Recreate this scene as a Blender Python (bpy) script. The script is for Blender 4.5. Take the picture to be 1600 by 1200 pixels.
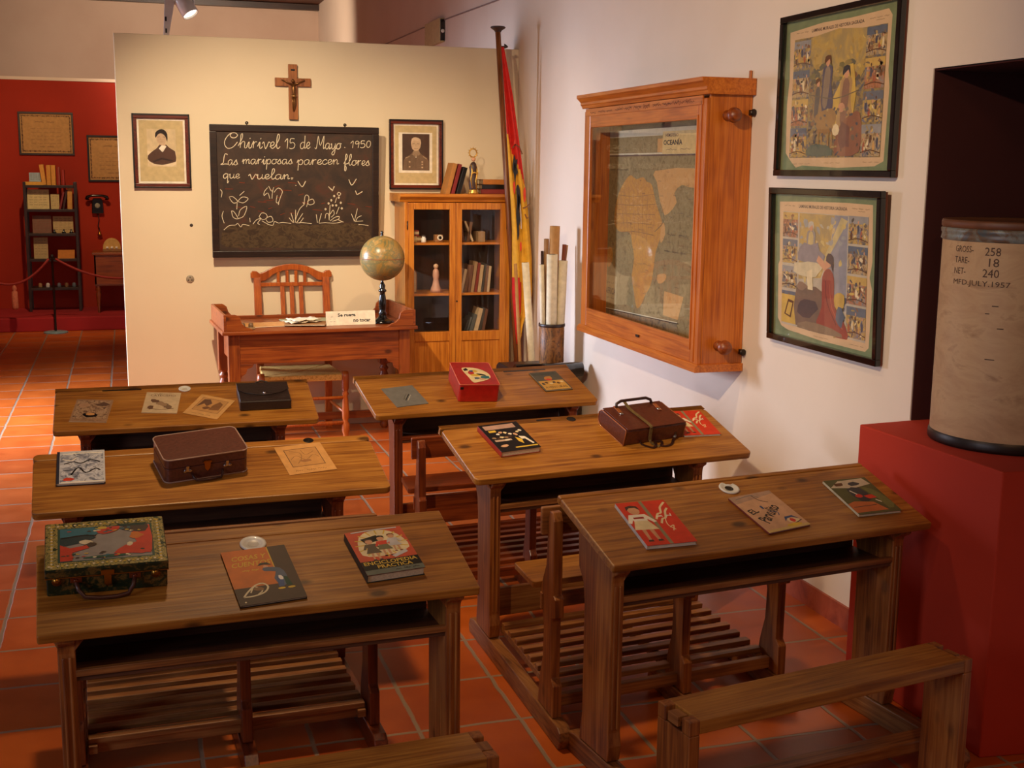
import bpy, bmesh, math, random
from mathutils import Matrix, Vector, Euler
random.seed(7)
R = math.radians
for o in list(bpy.data.objects): bpy.data.objects.remove(o)
scn = bpy.context.scene
COL = scn.collection

# ------------------------------------------------------------------ camera
FPX, YAW, PITCH, ROLL, CAMH = 1918.03, 0.302230, 0.173182, -0.011605, 1.8
def cam_axes():
    f = Vector((math.sin(YAW)*math.cos(PITCH), math.cos(YAW)*math.cos(PITCH), -math.sin(PITCH)))
    r = Vector((math.cos(YAW), -math.sin(YAW), 0)); d = f.cross(r)
    c, s = math.cos(ROLL), math.sin(ROLL)
    return r*c + d*s, d*c - r*s, f
cd = bpy.data.cameras.new('camera'); cam = bpy.data.objects.new('camera', cd); COL.objects.link(cam)
_r, _d, _f = cam_axes(); _u = -_d; _b = -_f
cam.matrix_world = Matrix(((_r.x,_u.x,_b.x,0),(_r.y,_u.y,_b.y,0),(_r.z,_u.z,_b.z,CAMH),(0,0,0,1)))
cd.sensor_width = 36; cd.lens = FPX/1600*36; cd.clip_start = .05; cd.clip_end = 60
scn.camera = cam

# ------------------------------------------------------------------ world, exposure, lights
scn.view_settings.view_transform = 'Standard'; scn.view_settings.look = 'None'
scn.view_settings.gamma = 1; scn.view_settings.use_curve_mapping = False
scn.view_settings.exposure = 0.0
w = bpy.data.worlds.new('world'); scn.world = w; w.use_nodes = True
w.node_tree.nodes['Background'].inputs[0].default_value = (.55,.68,1,1)
w.node_tree.nodes['Background'].inputs[1].default_value = .6

def look(o, target):
    d = Vector(target) - o.location
    o.rotation_euler = d.to_track_quat('-Z', 'Y').to_euler()
def spot(name, loc, target, power, col, size=60, blend=.6, rad=.04):
    l = bpy.data.lights.new(name, 'SPOT'); l.energy = power; l.color = col; l.spot_size = R(size); l.spot_blend = blend; l.shadow_soft_size = rad
    o = bpy.data.objects.new(name, l); COL.objects.link(o); o.location = loc; look(o, target); return o
def area(name, loc, target, power, col, sx, sy):
    l = bpy.data.lights.new(name, 'AREA'); l.energy = power; l.color = col; l.shape = 'RECTANGLE'; l.size = sx; l.size_y = sy
    o = bpy.data.objects.new(name, l); COL.objects.link(o); o.location = loc; look(o, target); return o
WARM = (1, .69, .37); WARM2 = (1, .78, .52); COOL = (.70, .80, 1)
spot('lamp_partition', (.15, 5.9, 3.35), (.95, 8.5, .95), 500, (1, .77, .50), 70, 1)
spot('lamp_case', (-.4, 2.35, 3.0), (2.6, 5.8, 1.5), 375, (1, .75, .47), 74, 1)
spot('lamp_desks', (.4, 4.3, 3.7), (.8, 4.8, .7), 210, WARM, 90, 1, .12)
spot('lamp_cabinet', (1.6, 5.6, 3.4), (2.2, 8.3, 1.3), 110, WARM, 50, .9)
spot('fill_rear', (.6, -.4, 3.5), (1.2, 3.2, .6), 85, (1,.60,.32), 75, 1, .25)  # added unseen fill behind the camera, warms the near desks
spot('lamp_alcove', (-.6, 12.2, 3.6), (-.7, 15, 1.1), 210, (1,.70,.38), 80, .8)
spot('lamp_far_wall', (1.0, 14.0, 3.6), (1.2, 17.8, 3.2), 430, (1,.76,.55), 120, .8)
area('daylight_window', (-3.3, 9.15, 1.75), (-.5, 8.7, 0), 230, COOL, 1.2, 1.7).data.spread = R(95)
area('daylight_rear', (-3.3, 1.2, 1.8), (2.5, 4.5, 1.0), 48, COOL, 1.3, 1.5)

# ------------------------------------------------------------------ materials
def new_mat(name):
    m = bpy.data.materials.new(name); m.use_nodes = True
    nt = m.node_tree; b = nt.nodes['Principled BSDF']; return m, nt, b
def srgb(r, g, b):
    f = lambda c: ((c/255+.055)/1.055)**2.4 if c/255 > .04045 else c/255/12.92
    return (f(r), f(g), f(b), 1)
_cache = {}
def plain(r, g, b, rough=.6, metal=0, coat=0, noise=.12, scale=30, bump=0):
    k = (r,g,b,rough,metal,coat,noise,scale,bump)
    if k in _cache: return _cache[k]
    m, nt, bs = new_mat('paint_%d_%d_%d' % (r,g,b)); c = srgb(r,g,b)
    N, L = nt.nodes, nt.links
    tc = N.new('ShaderNodeTexCoord'); nz = N.new('ShaderNodeTexNoise'); nz.inputs['Scale'].default_value = scale; nz.inputs['Detail'].default_value = 5
    L.new(tc.outputs['Object'], nz.inputs['Vector'])
    rp = N.new('ShaderNodeValToRGB'); rp.color_ramp.elements[0].position = .3; rp.color_ramp.elements[1].position = .7
    rp.color_ramp.elements[0].color = tuple(x*(1-noise) for x in c[:3])+(1,); rp.color_ramp.elements[1].color = tuple(min(1,x*(1+noise)) for x in c[:3])+(1,)
    L.new(nz.outputs['Fac'], rp.inputs[0]); L.new(rp.outputs[0], bs.inputs['Base Color'])
    bs.inputs['Roughness'].default_value = rough; bs.inputs['Metallic'].default_value = metal
    if coat: bs.inputs['Coat Weight'].default_value = coat
    if bump:
        bp = N.new('ShaderNodeBump'); bp.inputs['Strength'].default_value = bump; bp.inputs['Distance'].default_value = .003
        L.new(nz.outputs['Fac'], bp.inputs['Height']); L.new(bp.outputs[0], bs.inputs['Normal'])
    _cache[k] = m; return m
def wood(name, dark, mid, light, axis=0, rough=.42, knots=.5, scale=1.0, coat=.15):
    m, nt, bs = new_mat(name); N, L = nt.nodes, nt.links
    tc = N.new('ShaderNodeTexCoord'); oi = N.new('ShaderNodeObjectInfo')
    mul = N.new('ShaderNodeVectorMath'); mul.operation = 'SCALE'; mul.inputs[0].default_value = (13.1, 7.7, 3.3); L.new(oi.outputs['Random'], mul.inputs['Scale'])
    add = N.new('ShaderNodeVectorMath'); L.new(tc.outputs['Object'], add.inputs[0]); L.new(mul.outputs[0], add.inputs[1])
    mp = N.new('ShaderNodeMapping'); s = [9.0*scale]*3; s[axis] = .9*scale; mp.inputs['Scale'].default_value = s; L.new(add.outputs[0], mp.inputs[0])
    n1 = N.new('ShaderNodeTexNoise'); n1.inputs['Scale'].default_value = 1.6; n1.inputs['Detail'].default_value = 4; n1.inputs['Distortion'].default_value = .5; L.new(mp.outputs[0], n1.inputs['Vector'])
    # growth rings: sine of (noise * k)
    m1 = N.new('ShaderNodeMath'); m1.operation = 'MULTIPLY'; m1.inputs[1].default_value = 26; L.new(n1.outputs['Fac'], m1.inputs[0])
    m2 = N.new('ShaderNodeMath'); m2.operation = 'SINE'; L.new(m1.outputs[0], m2.inputs[0])
    m3 = N.new('ShaderNodeMath'); m3.operation = 'MULTIPLY_ADD'; m3.inputs[1].default_value = .09; L.new(m2.outputs[0], m3.inputs[0])
    mp2 = N.new('ShaderNodeMapping'); s2 = [120.0*scale]*3; s2[axis] = 4*scale; mp2.inputs['Scale'].default_value = s2; L.new(add.outputs[0], mp2.inputs[0])
    n2 = N.new('ShaderNodeTexNoise'); n2.inputs['Scale'].default_value = 1; n2.inputs['Detail'].default_value = 3; L.new(mp2.outputs[0], n2.inputs['Vector'])
    L.new(n2.outputs['Fac'], m3.inputs[2])
    n3 = N.new('ShaderNodeTexNoise'); n3.inputs['Scale'].default_value = 5; n3.inputs['Detail'].default_value = 3; L.new(add.outputs[0], n3.inputs['Vector'])
    m4 = N.new('ShaderNodeMath'); m4.operation = 'MULTIPLY_ADD'; m4.inputs[1].default_value = .5; L.new(n3.outputs['Fac'], m4.inputs[0]); 
    m5 = N.new('ShaderNodeMath'); m5.operation = 'SUBTRACT'; m5.inputs[1].default_value = .25; L.new(m3.outputs[0], m5.inputs[0]); L.new(m5.outputs[0], m4.inputs[2])
    rp = N.new('ShaderNodeValToRGB'); e = rp.color_ramp.elements; e[0].position = .22; e[0].color = dark; e[1].position = .82; e[1].color = light
    k = e.new(.5); k.color = mid
    L.new(m4.outputs[0], rp.inputs[0]); out = rp.outputs[0]
    if knots:
        mp3 = N.new('ShaderNodeMapping'); s3 = [9.0]*3; s3[axis] = 5.0; mp3.inputs['Scale'].default_value = s3; L.new(add.outputs[0], mp3.inputs[0])
        v = N.new('ShaderNodeTexVoronoi'); v.inputs['Scale'].default_value = 1.0; L.new(mp3.outputs[0], v.inputs['Vector'])
        r2 = N.new('ShaderNodeValToRGB'); r2.color_ramp.elements[0].position = .08; r2.color_ramp.elements[0].color = (knots,)*3+(1,); r2.color_ramp.elements[1].position = .17; r2.color_ramp.elements[1].color = (0,0,0,1)
        L.new(v.outputs['Distance'], r2.inputs[0])
        mx = N.new('ShaderNodeMix'); mx.data_type = 'RGBA'; L.new(r2.outputs[0], mx.inputs[0]); L.new(out, mx.inputs[6]); mx.inputs[7].default_value = tuple(c*.25 for c in dark[:3])+(1,)
        out = mx.outputs[2]
    L.new(out, bs.inputs['Base Color']); bs.inputs['Roughness'].default_value = rough; bs.inputs['Coat Weight'].default_value = coat; bs.inputs['Coat Roughness'].default_value = .35
    bp = N.new('ShaderNodeBump'); bp.inputs['Strength'].default_value = .25; bp.inputs['Distance'].default_value = .0015
    L.new(m3.outputs[0], bp.inputs['Height']); L.new(bp.outputs[0], bs.inputs['Normal'])
    return m
def S(*a): return srgb(*a)
W_TOP = wood('pine_top', S(122,70,20), S(158,100,34), S(186,128,52), 0, .40, .85)
W_LEG = wood('pine_leg', S(104,50,16), S(146,82,30), S(176,112,50), 2, .5, .5)
W_RUN = wood('pine_runner', S(96,54,24), S(138,84,38), S(166,112,58), 1, .5, .4)
W_BAR = wood('pine_bar', S(100,56,22), S(142,86,38), S(172,116,60), 0, .5, .4)
W_REDL = wood('stained_leg', S(72,26,8), S(108,44,14), S(134,64,24), 2, .35, .3)
W_REDR = wood('stained_runner', S(72,26,8), S(108,44,14), S(134,64,24), 1, .35, .3)
W_REDB = wood('stained_bar', S(76,28,8), S(114,46,14), S(140,66,24), 0, .35, .3)
W_CAB = wood('honey_oak', S(158,88,20), S(192,116,32), S(212,140,50), 2, .38, 0)
W_CABX = wood('honey_oak_x', S(158,88,20), S(192,116,32), S(212,140,50), 0, .38, 0)
W_CASE = wood('case_oak', S(158,76,14), S(188,100,24), S(208,122,40), 2, .32, 0, 1, .3)
W_CASEY = wood('case_oak_y', S(158,76,14), S(188,100,24), S(208,122,40), 1, .32, 0, 1, .3)
W_DESK = wood('teacher_pine', S(100,42,10), S(136,62,16), S(160,84,28), 0, .4, .8)
W_DESKL = wood('teacher_pine_leg', S(98,40,10), S(132,60,16), S(154,80,26), 2, .4, .3)
W_CHAIR = wood('chair_wood', S(128,54,12), S(164,78,22), S(186,100,34), 2, .35, 0)
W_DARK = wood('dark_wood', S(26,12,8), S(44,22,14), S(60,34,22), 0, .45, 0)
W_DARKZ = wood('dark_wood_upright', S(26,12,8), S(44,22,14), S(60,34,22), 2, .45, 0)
SHELF_SHADED = wood('shelf_shaded', S(64,34,16), S(88,50,26), S(106,64,34), 0, .6, 0)  # shade inside the open desk shelf, put into the wood colour
W_MAHO = wood('mahogany_frame', S(60,16,6), S(92,28,10), S(120,44,16), 0, .3, 0)
W_MAHOZ = wood('mahogany_frame_z', S(60,16,6), S(92,28,10), S(120,44,16), 2, .3, 0)
BLACK = plain(14,12,12,.35); BLACKG = plain(10,9,9,.15,0,.4)
WHITE = plain(225,222,214,.35,0,.3,.03)
PAPER = plain(222,206,178,.8); PAGES = plain(214,196,166,.8,0,0,.15,200)
BRASS = plain(170,120,50,.3,1); CHROME = plain(200,200,205,.2,1); IRON = plain(60,52,48,.4,.8)
CHALK = plain(212,198,170,.95,0,0,.15,120)
CHALK2 = plain(190,160,110,.95,0,0,.2,120)
GLASS, nt, bs = new_mat('window_glass')
bs.inputs['Base Color'].default_value = (1,1,1,1); bs.inputs['Roughness'].default_value = .02
N, L = nt.nodes, nt.links
gt = N.new('ShaderNodeBsdfTransparent'); gg = N.new('ShaderNodeBsdfGlossy'); gg.inputs['Roughness'].default_value = .02
lw_ = N.new('ShaderNodeLayerWeight'); pw = N.new('ShaderNodeMath'); pw.operation = 'POWER'; pw.inputs[1].default_value = 5; L.new(lw_.outputs['Facing'], pw.inputs[0])
ma = N.new('ShaderNodeMath'); ma.operation = 'MULTIPLY_ADD'; ma.inputs[1].default_value = .7; ma.inputs[2].default_value = .022; L.new(pw.outputs[0], ma.inputs[0])
mxs = N.new('ShaderNodeMixShader')
L.new(ma.outputs[0], mxs.inputs[0]); L.new(gt.outputs[0], mxs.inputs[1]); L.new(gg.outputs[0], mxs.inputs[2]); L.new(mxs.outputs[0], N['Material Output'].inputs[0])
def mottled(name, cols, scale=30, rough=.7, kind='noise', bump=0, mapping=(1,1,1)):
    m, nt, bs = new_mat(name); N, L = nt.nodes, nt.links
    tc = N.new('ShaderNodeTexCoord'); mp = N.new('ShaderNodeMapping'); mp.inputs['Scale'].default_value = mapping; L.new(tc.outputs['Object'], mp.inputs[0])
    nz = N.new('ShaderNodeTexNoise'); nz.inputs['Scale'].default_value = scale; nz.inputs['Detail'].default_value = 6; nz.inputs['Roughness'].default_value = .65; nz.inputs['Distortion'].default_value = .8
    L.new(mp.outputs[0], nz.inputs['Vector'])
    rp = N.new('ShaderNodeValToRGB'); e = rp.color_ramp.elements; n = len(cols)
    rp.color_ramp.interpolation = 'CONSTANT' if kind == 'blocks' else 'LINEAR'
    e[0].position = .3; e[0].color = cols[0]; e[1].position = .7; e[1].color = cols[-1]
    for i in range(1, n-1): q = e.new(.3+.4*i/(n-1)); q.color = cols[i]
    L.new(nz.outputs['Fac'], rp.inputs[0]); L.new(rp.outputs[0], bs.inputs['Base Color']); bs.inputs['Roughness'].default_value = rough
    if bump:
        bp = N.new('ShaderNodeBump'); bp.inputs['Strength'].default_value = bump; bp.inputs['Distance'].default_value = .004
        L.new(nz.outputs['Fac'], bp.inputs['Height']); L.new(bp.outputs[0], bs.inputs['Normal'])
    return m
def plaster(name, col, col2, bumpd=.004):
    m, nt, bs = new_mat(name); N, L = nt.nodes, nt.links
    tc = N.new('ShaderNodeTexCoord'); nz = N.new('ShaderNodeTexNoise'); nz.inputs['Scale'].default_value = 1.3; nz.inputs['Detail'].default_value = 8; L.new(tc.outputs['Object'], nz.inputs['Vector'])
    rp = N.new('ShaderNodeValToRGB'); rp.color_ramp.elements[0].position = .35; rp.color_ramp.elements[1].position = .65; rp.color_ramp.elements[0].color = col2; rp.color_ramp.elements[1].color = col
    L.new(nz.outputs['Fac'], rp.inputs[0]); L.new(rp.outputs[0], bs.inputs['Base Color']); bs.inputs['Roughness'].default_value = .85
    n2 = N.new('ShaderNodeTexNoise'); n2.inputs['Scale'].default_value = 7; n2.inputs['Detail'].default_value = 6; L.new(tc.outputs['Object'], n2.inputs['Vector'])
    bp = N.new('ShaderNodeBump'); bp.inputs['Strength'].default_value = .5; bp.inputs['Distance'].default_value = bumpd
    L.new(n2.outputs['Fac'], bp.inputs['Height']); L.new(bp.outputs[0], bs.inputs['Normal'])
    return m
PL_WHITE = plaster('lime_plaster', S(234,218,202), S(228,210,192))
PL_PART = plaster('partition_paint', S(224,208,180), S(220,203,174), .0015)
PL_RED = plaster('red_plaster', S(190,50,16), S(176,42,13))
PL_RED2 = plaster('alcove_red', S(172,42,8), S(156,34,7))
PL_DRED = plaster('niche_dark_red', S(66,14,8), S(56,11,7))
PL_FLOORRED = plaster('platform_red', S(170,30,34), S(150,24,28), .001)
def tile_floor():
    m, nt, bs = new_mat('terracotta_tiles'); N, L = nt.nodes, nt.links
    tc = N.new('ShaderNodeTexCoord'); sp = N.new('ShaderNodeSeparateXYZ'); L.new(tc.outputs['Object'], sp.inputs[0])
    wob = N.new('ShaderNodeTexNoise'); wob.inputs['Scale'].default_value = 9; wob.inputs['Detail'].default_value = 3; L.new(tc.outputs['Object'], wob.inputs['Vector'])
    def M(op, a, b=None, c=None):
        n = N.new('ShaderNodeMath'); n.operation = op
        for i, v in enumerate((a, b, c)):
            if v is None: continue
            if isinstance(v, (int, float)): n.inputs[i].default_value = v
            else: L.new(v, n.inputs[i])
        return n.outputs[0]
    wv = M('MULTIPLY_ADD', wob.outputs['Fac'], .012, -.006)
    u = M('DIVIDE', M('ADD', M('SUBTRACT', sp.outputs[0], .835), wv), .342)
    v = M('DIVIDE', M('ADD', M('SUBTRACT', sp.outputs[1], 7.94), wv), .358)
    fu, fv = M('FRACT', u), M('FRACT', v)
    du = M('MULTIPLY', M('MINIMUM', fu, M('SUBTRACT', 1, fu)), .342)
    dv = M('MULTIPLY', M('MINIMUM', fv, M('SUBTRACT', 1, fv)), .358)
    d = M('MINIMUM', du, dv)
    mr = N.new('ShaderNodeMapRange'); mr.inputs[1].default_value = .005; mr.inputs[2].default_value = .009; L.new(d, mr.inputs[0])
    cb = N.new('ShaderNodeCombineXYZ'); L.new(M('FLOOR', u), cb.inputs[0]); L.new(M('FLOOR', v), cb.inputs[1])
    wn = N.new('ShaderNodeTexWhiteNoise'); wn.noise_dimensions = '3D'; L.new(cb.outputs[0], wn.inputs['Vector'])
    nz = N.new('ShaderNodeTexNoise'); nz.inputs['Scale'].default_value = 6; nz.inputs['Detail'].default_value = 8; L.new(tc.outputs['Object'], nz.inputs['Vector'])
    fac = M('ADD', M('MULTIPLY', wn.outputs['Value'], .45), M('MULTIPLY', nz.outputs['Fac'], .6))
    rp = N.new('ShaderNodeValToRGB'); e = rp.color_ramp.elements; e[0].position = .2; e[0].color = S(156,64,18); e[1].position = .85; e[1].color = S(206,102,34)
    L.new(fac, rp.inputs[0])
    mx = N.new('ShaderNodeMix'); mx.data_type = 'RGBA'; L.new(mr.outputs[0], mx.inputs[0]); mx.inputs[6].default_value = S(150,128,108); L.new(rp.outputs[0], mx.inputs[7])
    L.new(mx.outputs[2], bs.inputs['Base Color'])
    rr = N.new('ShaderNodeMapRange'); rr.inputs[3].default_value = .3; rr.inputs[4].default_value = .46; L.new(nz.outputs['Fac'], rr.inputs[0]); L.new(rr.outputs[0], bs.inputs['Roughness'])
    bp = N.new('ShaderNodeBump'); bp.inputs['Strength'].default_value = .5; bp.inputs['Distance'].default_value = .004
    h = M('ADD', mr.outputs[0], M('MULTIPLY', nz.outputs['Fac'], .4)); L.new(h, bp.inputs['Height']); L.new(bp.outputs[0], bs.inputs['Normal'])
    return m
TILES = tile_floor()

# ------------------------------------------------------------------ mesh helpers
class MB:
    def __init__(s): s.v = []; s.f = []; s.m = []; s.smooth = []
    def add(s, vs, fs, mi=0, M=None, sm=False):
        n = len(s.v)
        for p in vs:
            p = Vector(p); s.v.append(M @ p if M else p)
        for f in fs: s.f.append([i+n for i in f]); s.m.append(mi); s.smooth.append(sm)
        return s
    def box(s, x0, x1, y0, y1, z0, z1, mi=0, M=None):
        vs = [(x0,y0,z0),(x1,y0,z0),(x1,y1,z0),(x0,y1,z0),(x0,y0,z1),(x1,y0,z1),(x1,y1,z1),(x0,y1,z1)]
        return s.add(vs, [(0,3,2,1),(4,5,6,7),(0,1,5,4),(1,2,6,5),(2,3,7,6),(3,0,4,7)], mi, M)
    def prism(s, prof, a, b, axis='x', mi=0, M=None, sm=False):
        # prof: 2D outline (CCW); axis x -> (y,z), y -> (x,z), z -> (x,y)
        def P(p, t): return (t,p[0],p[1]) if axis=='x' else (p[0],t,p[1]) if axis=='y' else (p[0],p[1],t)
        n = len(prof); vs = [P(p,a) for p in prof]+[P(p,b) for p in prof]
        fs = [(i,(i+1)%n,n+(i+1)%n,n+i) for i in range(n)]
        s.add(vs, fs, mi, M, sm); k = len(s.v)-2*n
        s.f.append([k+i for i in range(n)][::-1]); s.m.append(mi); s.smooth.append(False)
        s.f.append([k+n+i for i in range(n)]); s.m.append(mi); s.smooth.append(False)
        return s
    def lathe(s, prof, seg=24, M=None, mi=0, a0=0, a1=2*math.pi):
        full = abs(a1-a0-2*math.pi) < 1e-6; n = seg if full else seg+1; vs = []
        for r, z in prof:
            for k in range(n):
                a = a0+(a1-a0)*k/seg; vs.append((r*math.cos(a), r*math.sin(a), z))
        fs = []
        for i in range(len(prof)-1):
            for k in range(seg):
                k2 = (k+1)%n if full else k+1
                fs.append((i*n+k, i*n+k2, (i+1)*n+k2, (i+1)*n+k))
        return s.add(vs, fs, mi, M, True)
    def tube(s, pts, r, seg=8, mi=0, M=None, cap=True, flat=1.0):
        pts = [Vector(p) for p in pts]; n = len(pts); rs = r if isinstance(r, (list,tuple)) else [r]*n; vs = []; prev = None
        for i, p in enumerate(pts):
            t = (pts[min(i+1,n-1)]-pts[max(i-1,0)]).normalized()
            if prev is None: prev = Vector((0,0,1)) if abs(t.z) < .9 else Vector((1,0,0))
            b = t.cross(prev).normalized(); u = b.cross(t).normalized(); prev = u
            for k in range(seg):
                a = 2*math.pi*k/seg; vs.append(p+b*math.cos(a)*rs[i]+u*math.sin(a)*rs[i]*flat)
        fs = [(i*seg+k, i*seg+(k+1)%seg, (i+1)*seg+(k+1)%seg, (i+1)*seg+k) for i in range(n-1) for k in range(seg)]
        s.add(vs, fs, mi, M, True)
        if cap:
            k0 = len(s.v)-n*seg
            s.f.append([k0+k for k in range(seg)][::-1]); s.m.append(mi); s.smooth.append(False)
            s.f.append([k0+(n-1)*seg+k for k in range(seg)]); s.m.append(mi); s.smooth.append(False)
        return s
    def sphere(s, c, r, seg=16, rings=10, mi=0, sc=(1,1,1), M=None):
        prof = [(max(1e-4, r*math.sin(math.pi*i/rings)), -r*math.cos(math.pi*i/rings)) for i in range(rings+1)]
        T = Matrix.Translation(c) @ Matrix.Diagonal((*sc,1))
        return s.lathe(prof, seg, (M @ T) if M else T, mi)
    def poly(s, pts, z=0, mi=0, M=None):   # flat polygon in local xy
        return s.add([(p[0],p[1],z) for p in pts], [tuple(range(len(pts)))], mi, M)
    def ribbon(s, pts, w, z=0, mi=0, M=None):
        pts = [Vector((p[0],p[1])) for p in pts]; n = len(pts)
        if n < 2: return s
        vs = []
        for i, p in enumerate(pts):
            t = pts[min(i+1,n-1)]-pts[max(i-1,0)]
            if t.length < 1e-9: t = Vector((1,0))
            t.normalize(); q = Vector((-t.y,t.x))*w/2; vs += [(p.x+q.x,p.y+q.y,z),(p.x-q.x,p.y-q.y,z)]
        return s.add(vs, [(2*i,2*i+1,2*i+3,2*i+2) for i in range(n-1)], mi, M)
    def build(s, name, mats, parent=None, bevel=0, seg=2, subsurf=0, solid=0):
        me = bpy.data.meshes.new(name); me.from_pydata([tuple(v) for v in s.v], [], s.f)
        if not isinstance(mats, (list,tuple)): mats = [mats]
        for m in mats: me.materials.append(m)
        for p, mi, sm in zip(me.polygons, s.m, s.smooth): p.material_index = mi; p.use_smooth = sm
        me.update()
        bm = bmesh.new(); bm.from_mesh(me); bmesh.ops.recalc_face_normals(bm, faces=bm.faces) if not getattr(s, 'flatart', False) else None
        bm.to_mesh(me); bm.free()
        o = bpy.data.objects.new(name, me); COL.objects.link(o)
        if parent: o.parent = parent
        if solid: q = o.modifiers.new('solid','SOLIDIFY'); q.thickness = solid; q.offset = -1
        if bevel: q = o.modifiers.new('bevel','BEVEL'); q.width = bevel; q.segments = seg; q.limit_method = 'ANGLE'; q.angle_limit = R(40)
        if subsurf: q = o.modifiers.new('sub','SUBSURF'); q.levels = subsurf; q.render_levels = subsurf
        return o
def art(): b = MB(); b.flatart = True; return b
def tag(o, label, cat, group=None, kind=None):
    o['label'] = label; o['category'] = cat
    if group: o['group'] = group
    if kind: o['kind'] = kind
    return o
def thing(name, label, cat, loc=(0,0,0), rz=0, group=None, M=None):
    o = bpy.data.objects.new(name, None); COL.objects.link(o); o.empty_display_size = .05
    if M is not None: o.matrix_basis = M
    else: o.location = loc; o.rotation_euler = (0,0,rz)
    return tag(o, label, cat, group)
def struct(name, mb, mat, **k):
    o = mb.build(name, mat, **k); o['kind'] = 'structure'; return o
def smooth(pts, n=6, closed=False):
    P = [Vector((*p,0)) if len(p)==2 else Vector(p) for p in pts]
    if len(P) < 3: return [tuple(p) for p in P]
    out = []; m = len(P)
    rng = range(m if closed else m-1)
    for i in rng:
        g = (lambda j: P[j % m]) if closed else (lambda j: P[min(max(j,0),m-1)])
        a, b, c, d = g(i-1), g(i), g(i+1), g(i+2)
        for k in range(n):
            t = k/n
            out.append(tuple(.5*((2*b)+(c-a)*t+(2*a-5*b+4*c-d)*t*t+(3*b-a-3*c+d)*t*t*t)))
    if not closed: out.append(tuple(P[-1]))
    return out
def text_into(mb, body, x, y, w, h, z, mi, rot=0, shear=0, M=None, bold=0, up=None):
    """adds the text as flat faces: left-bottom at x,y fitted to width w and height h"""
    c = bpy.data.curves.new('t','FONT'); c.body = body; c.size = 1; c.resolution_u = 2; c.shear = shear; c.offset = bold
    o = bpy.data.objects.new('t', c); COL.objects.link(o)
    bpy.context.view_layer.update()
    me = bpy.data.meshes.new_from_object(o.evaluated_get(bpy.context.evaluated_depsgraph_get()))
    vs = [v.co.copy() for v in me.vertices]
    if vs:
        x0, x1 = min(v.x for v in vs), max(v.x for v in vs); y0, y1 = min(v.y for v in vs), max(v.y for v in vs)
        sx, sy = w/max(x1-x0,1e-6), h/max(y1-y0,1e-6); cr, sr = math.cos(rot), math.sin(rot); out = []
        for v in vs:
            a, b = (v.x-x0)*sx, (v.y-y0)*sy; out.append((x+a*cr-b*sr, y+a*sr+b*cr, z))
        mb.add(out, [tuple(p.vertices) for p in me.polygons], mi, M)
    bpy.data.objects.remove(o); bpy.data.curves.remove(c); bpy.data.meshes.remove(me)

# ------------------------------------------------------------------ room shell
XW, YP = 2.68, 8.52
struct('floor', MB().box(-3.2, 3.6, -1.2, 18, -.1, 0), TILES)
struct('ceiling', MB().box(-3.2, 3.6, -1.2, 18.2, 4.05, 4.2), wood('ceiling_wood', S(60,30,18), S(90,48,26), S(120,66,34), 0, .6, 0))
NY0, NY1, NZ0, NZ1, ND = 2.1, 3.742, .92, 2.16, 3.45
rw = MB()
rw.box(XW, 3.6, NY1, 18, 0, 4.05).box(XW, 3.6, -1.2, NY0, 0, 4.05).box(XW, 3.6, NY0, NY1, NZ1, 4.05).box(XW, 3.6, NY0, NY1, 0, NZ0)
struct('wall_right', rw, PL_WHITE)
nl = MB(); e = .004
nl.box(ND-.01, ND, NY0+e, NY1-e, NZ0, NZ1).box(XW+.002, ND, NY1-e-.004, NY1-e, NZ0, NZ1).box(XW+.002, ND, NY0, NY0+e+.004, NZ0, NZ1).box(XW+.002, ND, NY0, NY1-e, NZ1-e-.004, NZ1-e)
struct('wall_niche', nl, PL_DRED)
struct('wall_back', MB().box(-3.2, 3.6, 18, 18.2, 0, 4.05), plaster('far_wall_paint', S(196,170,150), S(188,160,140)))
struct('wall_front', MB().box(-3.2, 3.6, -1.4, -1.2, 0, 4.05), PL_WHITE)
lw = MB(); yy = [-1.2, .5, 1.9, 8.5, 9.8, 18]
for i in (0,2,4): lw.box(-3.4,-3.2,yy[i],yy[i+1],0,4.05)
for i in (1,3): lw.box(-3.4,-3.2,yy[i],yy[i+1],0,.85).box(-3.4,-3.2,yy[i],yy[i+1],2.65,4.05)
struct('wall_left', lw, PL_WHITE)
for n, (a, b) in enumerate(((.5,1.9),(8.5,9.8))):
    fr = MB(); x0, x1 = -3.33, -3.27
    fr.box(x0,x1,a,b,.85,.92).box(x0,x1,a,b,2.58,2.65).box(x0,x1,a,a+.07,.92,2.58).box(x0,x1,b-.07,b,.92,2.58).box(x0,x1,(a+b)/2-.035,(a+b)/2+.035,.92,2.58)
    struct('window_%d' % (n+1), fr, W_DARKZ)
struct('wall_partition', MB().box(-.045, XW, YP, YP+.14, 0, 2.632), PL_PART, bevel=.004)
struct('baseboard_right', MB().box(XW-.012, XW, 3.72, YP, 0, .095), mottled('skirting_tile', [S(120,46,28), S(160,72,44), S(176,90,60)], 9, .4))
# sill block under the niche
struct('trim_1', MB().prism([(2.455,3.715),(2.478,2.985),(ND-.02,2.88),(ND-.02,3.735),(XW,3.735)], 0, .921, 'z'), PL_RED, bevel=.005, seg=2)
# alcove at the far left
struct('wall_alcove', MB().box(-3.2, .9, 15.2, 15.3, 0, 2.73), PL_RED2)
struct('trim_2', MB().box(-3.2, .9, 15.19, 15.32, 2.73, 2.765), PL_WHITE)
struct('trim_3', MB().box(-3.2, .9, 14.18, 15.2, 0, .15), PL_FLOORRED, bevel=.01)
bm_ = MB(); bm_.box(-3.2, XW, 17.9, 17.99, 3.965, 4.04)
struct('trim_4', bm_, W_DARK)

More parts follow.
